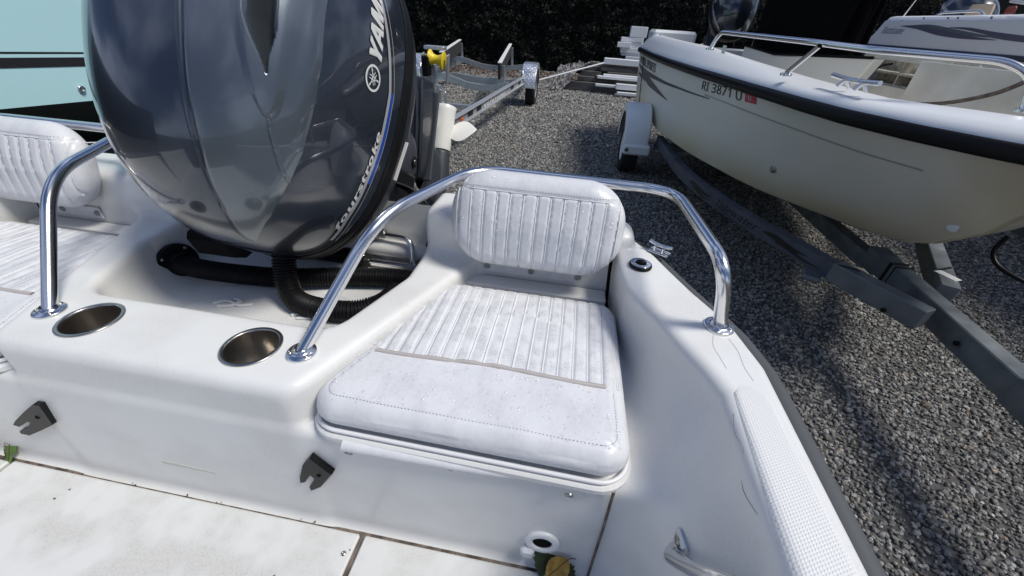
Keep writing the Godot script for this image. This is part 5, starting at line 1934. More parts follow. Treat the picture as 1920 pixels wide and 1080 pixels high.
func hull_decal(mb: MB, pts: Array, n := 10) -> void:   # pts: pairs [z, yTop, yBottom]
	var rows := []
	for i in pts.size() - 1:
		for k in n:
			var u := float(k) / n
			var z := lerpf(pts[i][0], pts[i + 1][0], u)
			var a := lerpf(pts[i][1], pts[i + 1][1], u)
			var b := lerpf(pts[i][2], pts[i + 1][2], u)
			rows.append(PackedVector3Array([hull_side(z, a, 0.003)[0], hull_side(z, (a + b) * 0.5, 0.003)[0], hull_side(z, b, 0.003)[0]]))
	var e = pts[pts.size() - 1]
	rows.append(PackedVector3Array([hull_side(e[0], e[1], 0.003)[0], hull_side(e[0], (e[1] + e[2]) * 0.5, 0.003)[0], hull_side(e[0], e[2], 0.003)[0]]))
	grid(mb, rows, false, Vector3(HX + 3, 1, -4))

func white_boat() -> void:
	var t := thing("center_console_boat", "white open boat with black rub rail and registration number on its side", "boat", Vector3(HX, 0.4, -4.0))
	var mb := MB.new()
	var zs := []
	for i in 27: zs.append(lerpf(-6.6, -2.4, i / 26.0))
	for z in [-2.3, -2.2, -2.12, -2.05, -1.99, -1.93, -1.87, -1.83, -1.8, -1.76, -1.72, -1.68, -1.63, -1.57, -1.5, -1.45, -1.4]: zs.append(z)
	var rows := []
	var cols := []
	for s in [-1.0, 1.0]:
		rows = []
		for z in zs:
			var row := PackedVector3Array()
			var hc: float = lerp_table(HC, z)
			var hb: float = lerp_table(HB, z)
			var cy: float = lerp_table(HY, z)
			for k in 15:
				var tt := 1.0 - k / 14.0
				row.append(Vector3(HX + s * lerpf(hc, hb, pow(tt, 0.8)), lerpf(cy, 1.215, tt), z))
			rows.append(row)
		var b := mb.v.size()
		grid(mb, rows, false, Vector3(HX, 1.0, -4))
		for i in range(b, mb.v.size()):
			var p := mb.v[i]
			var cy := lerp_table(HY, p.z)
			var st := smoothstep(0.26, 0.0, p.y - cy) * (0.8 + 0.2 * sin(p.z * 7.0) * sin(p.z * 2.3))
			mb.c[i] = Color(0.76, 0.75, 0.68).lerp(Color(0.56, 0.48, 0.28), st * 0.85)
		rows = []
		for z in zs:
			var hc: float = lerp_table(HC, z)
			var cy: float = lerp_table(HY, z)
			var ky: float = lerp_table(HK, z)
			rows.append(PackedVector3Array([Vector3(HX + s * hc, cy, z), Vector3(HX + s * hc * 0.97, cy - 0.02 * hc, z), Vector3(HX + s * hc * 0.5, lerpf(cy, ky, 0.52), z), Vector3(HX, ky, z)]))
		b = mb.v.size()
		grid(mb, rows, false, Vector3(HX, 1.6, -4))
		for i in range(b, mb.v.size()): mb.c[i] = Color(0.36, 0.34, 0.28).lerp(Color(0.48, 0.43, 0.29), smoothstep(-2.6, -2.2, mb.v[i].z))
	var tp := PackedVector3Array()
	for q in [[1.09, 1.19], [1.0, 0.56], [0.0, 0.40], [-1.0, 0.56], [-1.09, 1.19]]: tp.append(Vector3(HX + q[0], q[1], -6.6))
	var bb := mb.v.size()
	mb.flat(tp, Vector3(0, 0, -1))
	for i in range(bb, mb.v.size()): mb.c[i] = Color(0.6, 0.6, 0.56)
	var hull := part(t, "hull", mb, M.hull_white)
	# gunwale caps, near and far, and the inner liner
	for s in [-1.0, 1.0]:
		mb = MB.new()
		rows = []
		var lin := []
		for z in zs:
			if z > -1.46: continue
			var hb: float = lerp_table(HB, z)
			var ly: float = lerp_table(LIPY, z) + (0.05 if s > 0 else 0.0)
			var ins := minf(0.15, hb * 0.45)
			rows.append(PackedVector3Array([Vector3(HX + s * (hb + 0.012), 1.225, z), Vector3(HX + s * (hb + 0.008), 1.25, z), Vector3(HX + s * (hb - 0.02), 1.272, z), Vector3(HX + s * (hb - 0.06), lerpf(1.272, ly, 0.5), z), Vector3(HX + s * (hb - ins + 0.03), ly - 0.008, z), Vector3(HX + s * (hb - ins), ly, z), Vector3(HX + s * (hb - ins - 0.05), ly, z), Vector3(HX + s * (hb - ins - 0.06), ly - 0.02, z), Vector3(HX + s * (hb - ins - 0.055), ly - 0.07, z)]))
			var fy := maxf(0.82, lerp_table(HK, z) + 0.10)
			var lrow := PackedVector3Array([Vector3(HX + s * maxf(hb - ins - 0.03, 0.01), ly - 0.03, z)])
			for q in [0.45, 0.0]:
				var yy := lerpf(fy, ly - 0.03, q)
				var tt := clampf((yy - lerp_table(HY, z)) / (1.215 - lerp_table(HY, z)), 0.0, 1.0)
				var hw := lerpf(lerp_table(HC, z), hb, pow(tt, 0.8))
				lrow.append(Vector3(HX + s * maxf(minf(hb - ins - 0.05 - 0.11 * (1.0 - q), hw - 0.05), 0.008), yy, z))
			lrow.append(Vector3(HX, fy - 0.01, z))
			lin.append(lrow)
		grid(mb, rows, false, Vector3(HX + s * 0.75, 1.1, -4.2))
		part(t, "gunwale_cap", mb, M.cap_white)
		mb = MB.new()
		grid(mb, lin, false, Vector3(HX + s * 6.0, -2.0, -4))
		part(t, "inner_liner", mb, M.cream)
	for x in [-0.70, 0.72]:
		mb = MB.new()
		bx(mb, Vector3(HX + x, 1.37, -6.72), Vector3(0.56, 0.17, 0.5), 0.03)
		part(t, "transom_corner", mb, M.cap_white)
	mb = MB.new()
	bx(mb, Vector3(HX, 1.15, -6.58), Vector3(2.05, 0.3, 0.08), 0.02)
	part(t, "transom_board", mb, M.cap_white)
	for s in [-1.0, 1.0]:
		mb = MB.new()
		rows = []
		for z in zs:
			var hb: float = lerp_table(HB, z)
			var row := PackedVector3Array()
			for k in 10:
				var a := TAU * k / 10
				row.append(Vector3(HX + s * (hb + 0.012 + 0.022 * cos(a)), 1.212 + 0.032 * sin(a), z))
			rows.append(row)
		grid(mb, rows, true, Vector3.INF, true)
		part(t, "rub_rail", mb, M.black)
	letters(hull, "registration_number", "RI 3871 U", "Droid Sans", 0.060, 500, M.print_black, func(p: Vector2, w: float) -> Array: return hull_side(-3.66 + p.x * 0.63 / w, 1.105 + p.y + 0.02 * p.x / w, 0.004))
	mb = MB.new()
	hull_decal(mb, [[-2.985, 1.183, 1.130], [-2.85, 1.187, 1.135]], 4)
	part(hull, "red_sticker", mb, M.red)
	mb = MB.new()
	lettering(mb, text_tris("18", "Droid Sans", 0.026, 700, 0.0), func(p: Vector2) -> Array: return hull_side(-2.945 + p.x * 1.3, 1.145 + p.y, 0.006))
	part(hull, "sticker_numerals", mb, M.white_print)
	letters(hull, "worn_lettering", "HYDRA-SPORTS", "Droid Sans", 0.085, 800, M.graphic_dark, func(p: Vector2, w: float) -> Array: return hull_side(-6.42 + p.x * 1.25 / w, 1.065 + p.y, 0.004))
	for q in [[[-6.5, 1.045, 1.03], [-6.0, 1.02, 0.95], [-5.4, 0.985, 0.90], [-4.45, 0.905, 0.90]], [[-6.5, 1.05, 1.035], [-5.6, 1.04, 0.99], [-4.6, 1.045, 1.02], [-3.5, 1.066, 1.06]], [[-6.5, 0.96, 0.92], [-5.9, 0.955, 0.915], [-5.3, 0.945, 0.94]]]:
		mb = MB.new()
		hull_decal(mb, q)
		part(hull, "swoosh_graphic", mb, M.graphic_dark)
	mb = MB.new()
	rows = []
	for i in 40:
		var z := lerpf(-3.6, -1.9, i / 39.0)
		var y := 1.06 + 0.02 * sin((z + 4.6) * 1.1)
		rows.append(PackedVector3Array([hull_side(z, y + 0.004, 0.002)[0], hull_side(z, y - 0.004, 0.002)[0]]))
	grid(mb, rows, false, Vector3(HX + 3, 1, -4))
	part(hull, "knuckle_line", mb, M.graphic_pale)
	for q in [[-2.72, 0.80, M.steel_old], [-1.93, 0.83, M.cap_white]]:
		mb = MB.new()
		lathe(mb, frame(hull_side(q[0], q[1], -0.004)[0], Vector3(-1, -0.1, 0.3)), [Vector2(0.024, 0), Vector2(0.024, 0.008), Vector2(0.016, 0.013), Vector2(0.0001, 0.012)], 20)
		part(hull, "drain_plug", mb, q[2])
	mb = MB.new()
	rows = []
	for i in 14:
		var y := lerpf(1.19, 0.60, i / 13.0)
		rows.append(PackedVector3Array([hull_side(-6.14, y, 0.004)[0], hull_side(-6.09, y, 0.004)[0]]))
	rows.push_front(PackedVector3Array([Vector3(HX - 0.93, 1.412, -6.14), Vector3(HX - 0.93, 1.412, -6.09)]))
	grid(mb, rows, false, Vector3(HX + 3, 1, -6))
	tube(mb, PackedVector3Array([hull_side(-6.11, 0.6, 0.006)[0], Vector3(0.78, 0.42, -6.0)]), 0.012, 6)
	part(t, "tie_down_strap", mb, M.black_matt)
	# stainless rail
	mb = MB.new()
	tube(mb, rounded([Vector3(0.93, 1.37, -3.75), Vector3(0.97, 1.486, -3.74), Vector3(1.13, 1.474, -2.6), Vector3(1.25, 1.464, -2.265), Vector3(1.55, 1.462, -1.97), Vector3(1.61, 1.42, -1.90), Vector3(1.61, 1.315, -1.85)], 0.07, 8), 0.0145, 14)
	tube(mb, PackedVector3Array([Vector3(1.10, 1.325, -2.68), Vector3(1.132, 1.462, -2.51)]), 0.0125, 12, false)
	var rl := part(t, "bow_rail", mb, M.chrome)
	mb = MB.new()
	for p in [Vector3(0.93, 1.368, -3.75), Vector3(1.10, 1.311, -2.68), Vector3(1.61, 1.312, -1.85)]:
		mb = MB.new()
		disc(mb, p, Vector3.UP, 0.03, 0.012)
		part(rl, "rail_foot", mb, M.chrome)
	mb = MB.new()
	for dz in [-0.02, 0.02]:
		mb = MB.new()
		tube(mb, PackedVector3Array([Vector3(0.965, 1.36, -3.50 + dz), Vector3(0.965, 1.41, -3.50 + dz)]), 0.007, 10)
		part(t, "chock_pin", mb, M.chrome)
	mb = MB.new()
	tube(mb, spline([Vector3(1.215, 1.348, -2.44), Vector3(1.23, 1.342, -2.34), Vector3(1.25, 1.342, -2.24), Vector3(1.265, 1.348, -2.14)], 6), 0.011, 10)
	for p in [Vector3(1.235, 1.306, -2.35), Vector3(1.25, 1.306, -2.23)]:
		tube(mb, PackedVector3Array([p + Vector3(-0.02, 0, -0.01), p + Vector3(0, 0.034, 0)]), 0.009, 8)
		tube(mb, PackedVector3Array([p + Vector3(0.03, 0, 0.0), p + Vector3(0, 0.034, 0)]), 0.009, 8)
	part(t, "deck_cleat", mb, M.chrome)
	# seat box inside, with its dark gasket
	mb = MB.new()
	var bxf3 := Transform3D(Basis(Vector3.BACK, Vector3.UP, Vector3.LEFT), Vector3(1.84, 0, 0))
	prism(mb, PackedVector2Array([Vector2(-5.88, 0.9), Vector2(-3.62, 0.9), Vector2(-3.29, 1.40), Vector2(-4.9, 1.325), Vector2(-5.88, 1.36)]), Transform3D(bxf3.basis, Vector3(1.90, 0, 0)), 0.06, 0.01)
	var sb := part(t, "seat_box", mb, M.cream_light)
	mb = MB.new()
	for p in [[Vector3(1.834, 1.366, -5.88), Vector3(1.834, 1.331, -4.9)], [Vector3(1.834, 1.331, -4.9), Vector3(1.834, 1.405, -3.30)]]: beam(mb, p[0], p[1], 0.012, 0.018, 0.002)
	part(sb, "gasket", mb, M.black_matt)
	# locker opening with shelves in the forward bulkhead
	mb = MB.new()
	bx(mb, Vector3(2.31, 1.405, -3.8), Vector3(0.02, 0.05, 0.96), 0.004)
	bx(mb, Vector3(2.31, 1.06, -3.85), Vector3(0.02, 0.32, 0.86), 0.004)
	bx(mb, Vector3(2.29, 1.155, -2.95), Vector3(0.02, 0.50, 0.96), 0.004, Vector3(0, 0.18, 0))
	var bh := part(t, "bulkhead", mb, M.cream)
	mb = MB.new()
	bx(mb, Vector3(2.48, 1.24, -3.8), Vector3(0.02, 0.33, 0.96), 0.004)
	part(bh, "locker_back", mb, M.cream_dark)
	for q in [[Vector3(2.40, 1.30, -3.8), Vector3(0.16, 0.015, 0.94)], [Vector3(2.40, 1.225, -3.8), Vector3(0.16, 0.012, 0.94)], [Vector3(2.40, 1.30, -3.78), Vector3(0.15, 0.17, 0.015)]]:
		mb = MB.new()
		bx(mb, q[0], q[1], 0.003)
		part(bh, "locker_shelf", mb, M.cream_dark)
	mb = MB.new()
	tube(mb, spline([Vector3(2.28, 1.36, -3.84), Vector3(2.27, 1.33, -3.95), Vector3(2.22, 1.22, -4.02), Vector3(2.2, 1.15, -4.0)], 6), 0.008, 8)
	part(bh, "black_cable", mb, M.black)
	mb = MB.new()
	tube(mb, spline([Vector3(2.26, 1.43, -2.62), Vector3(2.2, 1.3, -2.75), Vector3(2.1, 1.2, -3.0), Vector3(1.95, 1.17, -3.3)], 8), 0.012, 6)
	part(t, "grey_caulk_line", mb, M.dirt)

func boat_cover() -> void:
	var mb := MB.new()
	var rows := []
	for i in 30:
		var v := i / 29.0
		var y := lerpf(0.95, 2.7, v)
		var row := PackedVector3Array()
		for k in 72:
			var a := TAU * k / 72
			var sq := pow(pow(absf(cos(a)), 4.0) + pow(absf(sin(a)), 4.0), -0.25)
			var fold := 1.0 + 0.035 * sin(a * 9.0 + v * 2.0) + 0.02 * sin(a * 17.0 - v * 3.0)
			var flare := 1.0 - 0.07 * v
			row.append(Vector3(2.22 + 0.20 * cos(a) * sq * fold * flare, y, -5.42 + (1.0 + 0.08 * v) * sin(a) * sq * fold))
		rows.append(row)
	grid(mb, rows, true)
	mb.flat(rows[29], Vector3.UP)
	single("black_cover", "black canvas cover draped over the console of the white open boat", "boat cover", mb, M.canvas)

func white_boat_trailer() -> void:
	var t := thing("boat_trailer", "weathered steel trailer with painted side rail under the white open boat", "trailer", Vector3(HX, 0, -3.6))
	var near := [Vector3(0.93, 0.46, -4.75), Vector3(0.97, 0.46, -3.5), Vector3(1.19, 0.46, -2.72), Vector3(1.385, 0.46, -2.33), Vector3(1.50, 0.46, -2.06)]
	for s in [0, 1]:
		var pts := []
		for p in (near if s == 0 else [Vector3(2.78, 0.46, -4.75), Vector3(2.75, 0.46, -3.7), Vector3(2.56, 0.46, -3.12), Vector3(2.36, 0.46, -2.76), Vector3(2.26, 0.46, -2.57)]): pts.append(p)
		var mb := MB.new()
		var rows := []
		var path := rounded(pts, 0.4, 8)
		for i in path.size():
			var d := (path[mini(i + 1, path.size() - 1)] - path[maxi(i - 1, 0)]).normalized()
			var sd := d.cross(Vector3.UP).normalized() * 0.034
			var p := path[i]
			rows.append([p + sd + Vector3(0, 0.045, 0), p - sd + Vector3(0, 0.045, 0), p - sd - Vector3(0, 0.045, 0), p + sd - Vector3(0, 0.045, 0)])
		for q in 4:
			for i in rows.size() - 1:
				mb.flat(PackedVector3Array([rows[i][q], rows[i][(q + 1) % 4], rows[i + 1][(q + 1) % 4], rows[i + 1][q]]), (rows[i][q] + rows[i][(q + 1) % 4]) * 0.5 - path[i])
		var rail := part(t, "side_rail", mb, M.blue_steel)
		mb = MB.new()
		var a: Vector3 = pts[4] + (pts[4] - pts[3]).normalized() * -0.04
		var b := Vector3(1.70, 0.455, -1.72) if s == 0 else Vector3(1.965, 0.455, -1.99)
		beam(mb, a, b, 0.08, 0.105, 0.004)
		part(t, "sleeve", mb, M.galv_old)
		if s == 0:
			# script lettering and flames along the upper face and side of the rail
			mb = MB.new()
			var ln := 0.0
			var acc := PackedFloat32Array([0.0])
			for i in path.size() - 1:
				ln += path[i].distance_to(path[i + 1])
				acc.append(ln)
			var at := func(u: float, y: float) -> Array:
				var i := 0
				while i < path.size() - 2 and acc[i + 1] < u: i += 1
				var d := (path[i + 1] - path[i]).normalized()
				var nn := -d.cross(Vector3.UP).normalized()
				if nn.x > 0: nn = -nn
				return [path[i] + d * (u - acc[i]) + nn * 0.0355 + Vector3(0, y, 0), nn]
			var tx := text_tris("Tidewater", "Droid Serif", 0.048, 700, 0.4)
			var w := 0.0
			for p in tx[0]: w = maxf(w, p.x)
			lettering(mb, tx, func(p: Vector2) -> Array: return at.call(1.78 + p.x * 0.46 / w, -0.018 + p.y))
			part(rail, "script_lettering", mb, M.print_black)
			for fl in [[1.35, 0.40, 0.022, -0.01], [1.42, 0.30, -0.012, -0.03], [2.27, 0.34, 0.022, -0.012], [2.36, 0.36, -0.008, -0.026], [1.80, 0.4, -0.028, -0.034]]:
				mb = MB.new()
				var rws := []
				for i in 15:
					var u := i / 14.0
					var half: float = (fl[2] - fl[3]) * 0.5 * sin(PI * pow(u, 0.7))
					var mid: float = (fl[2] + fl[3]) * 0.5 + 0.006 * sin(u * 7.0)
					rws.append(PackedVector3Array([at.call(fl[0] + fl[1] * u, mid + half)[0] - Vector3(0.0006, 0, 0), at.call(fl[0] + fl[1] * u, mid - half)[0] - Vector3(0.0006, 0, 0)]))
				grid(mb, rws, false, Vector3(3, 0.4, -2))
				part(rail, "flame_graphic", mb, M.print_black)
	var mb := MB.new()
	beam(mb, Vector3(1.87, 0.435, -2.42), Vector3(1.80, 0.435, -1.28), 0.085, 0.115, 0.005)
	part(t, "tongue", mb, M.galv_old)
	mb = MB.new()
	beam(mb, Vector3(1.803, 0.435, -1.33), Vector3(1.74, 0.43, -0.3), 0.095, 0.125, 0.005)
	part(t, "tongue_extension", mb, M.galv_old)
	mb = MB.new()
	beam(mb, Vector3(1.88, 0.42, -2.30), Vector3(1.89, 0.42, -2.44), 0.1, 0.13, 0.006)
	part(t, "tongue_cap", mb, M.galv_old)
	for q in [[Vector3(1.855, 0.435, -2.2), Vector3(0.1, 0.13, 0.016)], [Vector3(1.858, 0.435, -2.16), Vector3(0.1, 0.13, 0.012)]]:
		mb = MB.new()
		bx(mb, q[0], q[1], 0.004, Vector3(0, 0.06, 0))
		part(t, "black_band", mb, M.black)
	for p in [Vector3(1.51, 0.458, -2.04), Vector3(2.06, 0.458, -2.18)]:
		mb = MB.new()
		bx(mb, p, Vector3(0.1, 0.115, 0.014), 0.004, Vector3(0, -0.45 if p.x < 1.8 else 0.47, 0))
		part(t, "black_band", mb, M.black)
	mb = MB.new()
	bxf(mb, Transform3D(Basis.from_euler(Vector3(0.0, 0.4, 0)), Vector3(2.02, 0.5095, -2.10)), Vector3(0.05, 0.003, 0.10), 0.0005)
	part(t, "white_label", mb, M.label_white)
	mb = MB.new()
	disc(mb, Vector3(1.585, 0.43, -1.80), Vector3(-1, 0, 0.6), 0.012, 0.008)
	part(t, "bolt_hole", mb, M.black)
	mb = MB.new()
	disc(mb, Vector3(1.77, 0.43, -1.60), Vector3(-1, 0, 0.05), 0.012, 0.008)
	part(t, "bolt_hole", mb, M.black)
	mb = MB.new()
	tube(mb, PackedVector3Array([Vector3(1.79, 0.505, -1.30), Vector3(1.79, 0.53, -1.30)]), 0.025, 14)
	part(t, "coupler_pin", mb, M.steel_old)
	mb = MB.new()
	bx(mb, Vector3(1.42, 0.40, -2.14), Vector3(0.09, 0.03, 0.16), 0.01, Vector3(0, -0.5, 0))
	part(t, "rail_tab", mb, M.galv_old)
	for z in [-5.05]:
		mb = MB.new()
		beam(mb, Vector3(0.95, 0.33, z), Vector3(2.75, 0.33, z), 0.07, 0.07)
		part(t, "axle" if z < -4 else "cross_member", mb, M.galv_old)
	mb = MB.new()
	beam(mb, Vector3(1.85, 0.40, -6.2), Vector3(1.86, 0.40, -2.4), 0.08, 0.1)
	part(t, "keel_beam", mb, M.galv_old)
	for x in [1.25, 2.45]:
		mb = MB.new()
		beam(mb, Vector3(x, 0.5, -6.0), Vector3(x, 0.52, -3.5), 0.09, 0.05)
		part(t, "bunk", mb, M.carpet)
		for z in [-5.05]:
			mb = MB.new()
			beam(mb, Vector3(x, 0.34, z), Vector3(x, 0.5, z), 0.04, 0.04, 0.004, Vector3.BACK)
			part(t, "bunk_bracket", mb, M.galv_old)
	for x in [0.66, 3.06]:
		wheel(t, Vector3(x, 0.305, -5.05), 0.305, 0.19, M.white_paint)
		var s := 1.0 if x < HX else -1.0
		fender(t, "white_fender", Vector3(x + 0.01 * s, 0.335, -5.05), 0.43, 0.27, 0.0, PI, 0.09, M.white_paint)
		mb = MB.new()
		bx(mb, Vector3(x + 0.03 * s, 0.36, -4.63), Vector3(0.29, 0.11, 0.07), 0.02)
		bx(mb, Vector3(x + 0.13 * s, 0.36, -4.85), Vector3(0.06, 0.10, 0.42), 0.015)
		var fb := part(t, "fender_step", mb, M.white_paint)
		mb = MB.new()
		bx(mb, Vector3(x - 0.08 * s, 0.36, -4.592), Vector3(0.04, 0.035, 0.01), 0.003)
		part(fb, "marker_light", mb, M.wood_brown)
	mb = MB.new()
	tube(mb, spline([Vector3(2.30, 0.70, -2.262), Vector3(2.29, 0.61, -2.26), Vector3(2.30, 0.555, -2.20), Vector3(2.36, 0.53, -2.1), Vector3(2.5, 0.52, -2.05)], 8), 0.011, 8)
	single("hanging_cable", "black cable hanging in a loop below the bow at the right edge", "cable", mb, M.black)

func deck_boat() -> void:
	var X0 := 4.0
	var t := thing("deck_boat", "blue white deck boat with dark swoosh graphics beyond the white open boat", "boat", Vector3(5.2, 0, -5.0))
	var mb := MB.new()
	var rows := []
	for i in 22:
		var z := lerpf(-7.4, -0.6, i / 21.0)
		var k := clampf((z + 2.5) / 2.0, 0, 1)
		var inn := 0.9 * k * k
		var up := 0.10 * smoothstep(-5.3, -4.2, z)
		var st := 0.10 * clampf(1.0 - (z + 7.4) / 0.3, 0, 1)
		rows.append(PackedVector3Array([Vector3(X0 + 0.10 + inn, 1.785 + up, z + st * 1.0), Vector3(X0 + 0.03 + inn, 1.77 + up, z + st * 0.9), Vector3(X0 + 0.015 + inn, 1.735 + up, z + st * 0.7), Vector3(X0 + inn, 1.725 + up, z + st * 0.6), Vector3(X0 - 0.01 + inn, 1.56, z - st * 0.4), Vector3(X0 - 0.022 + inn, 1.545, z - st * 0.5), Vector3(X0 - 0.022 + inn, 1.44, z - st * 0.9)]))
	grid(mb, rows, false, Vector3(X0 + 2, 1.5, -4))
	var far := []
	for r in rows:
		var m := PackedVector3Array()
		for p in r: m.append(Vector3(2 * 5.2 - p.x, p.y, p.z))
		far.append(m)
	grid(mb, far, false, Vector3(5.2, 1.5, -4))
	var dk := []
	for i in 22: dk.append(PackedVector3Array([rows[i][0], rows[i][0] + Vector3(0.12, -0.01, 0), rows[i][0] + Vector3(0.14, -0.35, 0), far[i][0] - Vector3(0.14, 0.35, 0), far[i][0] - Vector3(0.12, 0.01, 0), far[i][0]]))
	grid(mb, dk, false, Vector3(5.2, -9, -4))
	var tr := PackedVector3Array()
	for p in rows[0]: tr.append(p)
	for i in range(6, -1, -1): tr.append(far[0][i])
	mb.flat(tr, Vector3(0, 0, -1))
	part(t, "topsides", mb, M.white_paint)
	mb = MB.new()
	var hl := []
	for i in 22:
		var z := lerpf(-7.4, -0.6, i / 21.0)
		var k := clampf((z + 2.5) / 2.0, 0, 1)
		var inn := 0.9 * k * k
		hl.append(PackedVector3Array([Vector3(X0 + inn, 1.42, z), Vector3(X0 + 0.1 + inn, 0.85 + 0.3 * k, z), Vector3(5.2, 0.55 + 0.5 * k, z), Vector3(10.4 - X0 - 0.1 - inn, 0.85 + 0.3 * k, z), Vector3(10.4 - X0 - inn, 1.42, z)]))
	grid(mb, hl, false, Vector3(5.2, 2.0, -4))
	mb.flat(hl[0], Vector3(0, 0, -1))
	part(t, "hull", mb, M.cap_white)
	mb = MB.new()
	beam(mb, Vector3(X0 - 0.03, 1.432, -7.45), Vector3(X0 - 0.03, 1.432, -2.4), 0.03, 0.045, 0.008)
	part(t, "rub_rail", mb, M.graphic_navy)
	mb = MB.new()
	lettering(mb, text_tris("Hurricane", "Droid Serif", 0.07, 500, 0.5), func(p: Vector2) -> Array: return [Vector3(X0 - 0.014, 1.585 + p.y * 1.05, -7.28 + p.x * 0.95), Vector3.LEFT])
	part(t, "script_lettering", mb, M.graphic_grey)
	for q in [[[-6.95, 1.672, 0.0], [-6.6, 1.66, 0.035], [-6.2, 1.615, 0.05], [-5.8, 1.582, 0.03], [-5.35, 1.567, 0.0], 0], [[-6.75, 1.678, 0.0], [-6.4, 1.672, 0.03], [-5.95, 1.625, 0.04], [-5.6, 1.60, 0.02], [-5.3, 1.585, 0.0], 1], [[-6.08, 1.664, 0.0], [-5.8, 1.655, 0.02], [-5.4, 1.615, 0.03], [-4.9, 1.585, 0.03], [-4.3, 1.575, 0.0], 0], [[-5.7, 1.615, 0.0], [-5.3, 1.585, 0.018], [-4.8, 1.565, 0.02], [-4.2, 1.56, 0.0], 0]]:
		mb = MB.new()
		var pts := []
		for k in q.size() - 1: pts.append(Vector3(q[k][0], q[k][1], q[k][2]))
		var rws := []
		for p in spline(pts, 8):
			rws.append(PackedVector3Array([Vector3(X0 - 0.013 + (p.y - 1.56) * 0.055, p.y + p.z * 0.5 + 0.002, p.x), Vector3(X0 - 0.013 + (p.y - 1.56) * 0.055, p.y - p.z * 0.5 - 0.002, p.x)]))
		grid(mb, rws, false, Vector3(9, 1.6, -5))
		part(t, "swoosh_graphic", mb, M.graphic_purple if q[q.size() - 1] == 0 else M.graphic_grey)
	mb = MB.new()
	for z in [-7.25, -7.0, -6.6, -6.2, -6.05, -5.6, -5.2]:
		mb = MB.new()
		disc(mb, Vector3(X0 + 0.008, 1.755 - (0.03 if z < -6.9 else 0.0), z), Vector3.LEFT, 0.012, 0.006)
		part(t, "snap_button", mb, M.graphic_grey)
	mb = MB.new()
	tube(mb, rounded([Vector3(4.12, 1.77, -6.65), Vector3(4.12, 1.815, -6.52), Vector3(4.12, 1.825, -5.95), Vector3(4.12, 1.76, -5.85)], 0.05), 0.013, 10)
	tube(mb, PackedVector3Array([Vector3(4.12, 1.77, -7.22), Vector3(4.12, 2.3, -6.95)]), 0.010, 8)
	part(t, "grab_rail", mb, M.chrome)
	mb = MB.new()
	rows = []
	for i in 10:
		var v := i / 9.0
		rows.append(PackedVector3Array())
		for k in 24:
			var a := TAU * k / 24
			var s := 1.0 - 0.25 * pow(v, 4.0)
			rows[i].append(Vector3(4.75 + 0.07 * sin(a) * s, lerpf(1.45, 1.94, v), -6.88 + 0.22 * cos(a) * s))
	grid(mb, rows, true, Vector3.INF, true)
	part(t, "helm_seat", mb, M.tan)
	mb = MB.new()
	bx(mb, Vector3(4.9, 1.88, -6.64), Vector3(0.05, 0.09, 0.12), 0.02)
	part(t, "red_cushion", mb, M.red_dark)
	mb = MB.new()
	bx(mb, Vector3(4.85, 1.955, -6.52), Vector3(0.06, 0.03, 0.24), 0.01, Vector3(0.12, 0, 0))
	part(t, "grey_bracket", mb, M.alu)
	for z in [-5.6, -3.2]:
		mb = MB.new()
		bx(mb, Vector3(5.2, 0.3, z), Vector3(1.4, 0.6, 0.4), 0.01)
		part(t, "support_block", mb, M.wood)

func clouds() -> ImageTexture:
	var im := Image.create(512, 256, false, Image.FORMAT_RGBA8)
	var n := FastNoiseLite.new()
	n.seed = 31
	n.frequency = 1.1
	n.fractal_octaves = 5
	for y in 256:
		var el := PI * (0.5 - (y + 0.5) / 256.0)
		for x in 512:
			var az := TAU * (x + 0.5) / 512.0
			var d := Vector3(cos(az) * cos(el), sin(el) * 1.6, sin(az) * cos(el))
			var k := clampf(n.get_noise_3dv(d * 1.3) * 1.7 + 0.22, 0.0, 1.0)
			im.set_pixel(x, y, Color(0.9, 0.93, 1.0, k * k * (3.0 - 2.0 * k) * 0.8))
	return ImageTexture.create_from_image(im)

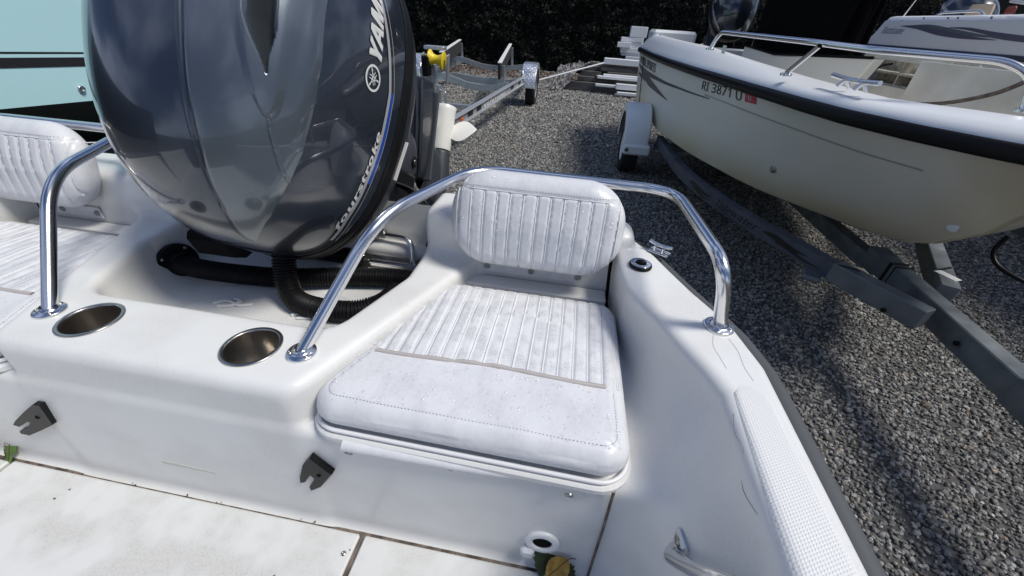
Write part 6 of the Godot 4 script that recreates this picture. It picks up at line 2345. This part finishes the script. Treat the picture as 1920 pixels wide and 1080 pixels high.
func _ready() -> void:
	rng.seed = 9
	# camera
	var cam := Camera3D.new()
	cam.name = "camera"
	cam.transform = Transform3D(Basis(Vector3.UP, 0.12500379) * Basis(Vector3.RIGHT, -0.6009164) * Basis(Vector3.BACK, 0.06783091), Vector3(0, 1.5, 0))
	cam.fov = rad_to_deg(2.0 * atan(540.0 / 743.59))
	cam.near = 0.02
	cam.far = 400.0
	add_child(cam)
	cam.current = true
	# sky, exposure
	var we := WorldEnvironment.new()
	we.name = "world_environment"
	var env := Environment.new()
	env.background_mode = Environment.BG_SKY
	var sky := Sky.new()
	var sm := ProceduralSkyMaterial.new()
	sm.sky_top_color = Color(0.27, 0.42, 0.66)
	sm.sky_horizon_color = Color(0.70, 0.78, 0.86)
	sm.sky_curve = 0.12
	sm.ground_bottom_color = Color(0.12, 0.12, 0.12)
	sm.ground_horizon_color = Color(0.4, 0.45, 0.5)
	sm.sky_energy_multiplier = 0.76
	sm.sky_cover = clouds()
	sm.sky_cover_modulate = Color(1, 1, 1, 1)
	sky.sky_material = sm
	env.sky = sky
	env.tonemap_mode = Environment.TONE_MAPPER_LINEAR
	env.tonemap_exposure = 1.07
	env.sdfgi_enabled = true
	env.ssao_enabled = true
	env.ssil_enabled = true
	we.environment = env
	add_child(we)
	# sun: high, behind the viewer's right shoulder
	var sun := DirectionalLight3D.new()
	sun.name = "sun"
	sun.light_energy = 0.95
	sun.light_color = Color(1.0, 0.985, 0.955)
	sun.light_angular_distance = 16.0
	sun.shadow_enabled = true
	var to_sun := Vector3(0.54, 0.82, 0.10).normalized()
	add_child(sun)
	sun.look_at_from_position(to_sun * 20.0, Vector3.ZERO, Vector3.UP)
	fill_luts()
	materials()
	more_materials()
	ground()
	hedge()
	side_hedge()
	aqua_boat()
	empty_trailer()
	boards()
	white_boat_trailer()
	white_boat()
	boat_cover()
	deck_boat()
	skiff()
	seat(false, "right")
	seat(true, "left")
	var basis60 := Basis(Vector3.RIGHT, Vector3(0, cos(1.0577), sin(1.0577)), Vector3(0, -sin(1.0577), cos(1.0577)))
	var e := outboard("large dark blue grey outboard motor tilted up over the skiff's transom", true)
	e.transform = Transform3D(basis60, Vector3(CX, 1.2784, -1.0174))
	sd = -1.0
	var e2 := outboard("dark blue outboard motor standing behind the white open boat's transom", false)
	e2.transform = Transform3D(basis60.rotated(Vector3.RIGHT, -0.2), Vector3(1.88, 1.70, -6.98))
	var e3 := outboard("dark blue outboard motor seen behind the deck boat's beige seat", false)
	e3.transform = Transform3D(basis60.rotated(Vector3.RIGHT, -0.6), Vector3(5.1, 1.72, -7.6))
	rigging()
	hose("ribbed_hose", "ribbed black hose from the round wall flange to beneath the motor", [Vector3(-1.03, 0.872, -0.795), Vector3(-0.93, 0.872, -0.79), Vector3(-0.83, 0.868, -0.80), Vector3(-0.74, 0.862, -0.82), Vector3(-0.6, 0.856, -0.87), Vector3(-0.46, 0.856, -0.90), Vector3(-0.40, 0.856, -0.90)], 0.0275, [Vector3(-1.058, 0.870, -0.802), Vector3(1, 0.10, 0.12)])
	hose("ribbed_hose", "ribbed black hose curling down under the motor and across the mat", [Vector3(-0.705, 1.06, -0.86), Vector3(-0.70, 0.975, -0.80), Vector3(-0.69, 0.90, -0.765), Vector3(-0.655, 0.862, -0.735), Vector3(-0.58, 0.858, -0.718), Vector3(-0.50, 0.858, -0.725), Vector3(-0.44, 0.858, -0.77), Vector3(-0.42, 0.858, -0.84)], 0.029, [])
	leaves()
	wear()

func more_materials() -> void:
	M.sticker_old = mat(Color.WHITE, 0.5)
	M.sticker_old.albedo_texture = noise_tex(0.09, Color(0.50, 0.495, 0.43), Color(0.74, 0.74, 0.70), 256, 3, 91)
	tri_map(M.sticker_old, 6.0)
	M.blue_tape = mat(Color(0.01, 0.30, 0.62), 0.4)
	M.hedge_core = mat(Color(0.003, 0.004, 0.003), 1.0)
	M.graphic_black = mat(Color(0.02, 0.021, 0.024), 0.4)
	M.graphic_pale = mat(Color(0.40, 0.41, 0.40), 0.5)
	M.graphic_navy = mat(Color(0.012, 0.016, 0.045), 0.4)
	M.graphic_purple = mat(Color(0.10, 0.10, 0.16), 0.4)
	M.red_dark = mat(Color(0.14, 0.02, 0.018), 0.6)
	M.cream_light = mat(Color(0.68, 0.67, 0.62), 0.4)
	M.tread_metal = mat(Color(0.70, 0.71, 0.73), 0.3, 0.9)
	var im := Image.create(64, 64, false, Image.FORMAT_RGB8)
	for y in 64:
		for x in 64:
			var cx := fposmod(x / 32.0, 1.0) - 0.5
			var cy := fposmod(y / 32.0, 1.0) - 0.5
			var flip := (int(x / 32.0) + int(y / 32.0)) % 2
			var a := cx + cy if flip == 0 else cx - cy
			var b := cx - cy if flip == 0 else cx + cy
			var hh := smoothstep(1.0, 0.5, pow(a / 0.55, 2.0) + pow(b / 0.16, 2.0))
			im.set_pixel(x, y, Color(hh, hh, hh))
	M.tread_metal.heightmap_enabled = true
	M.tread_metal.heightmap_texture = ImageTexture.create_from_image(im)
	M.tread_metal.heightmap_scale = 0.3
	tri_map(M.tread_metal, 12.0)
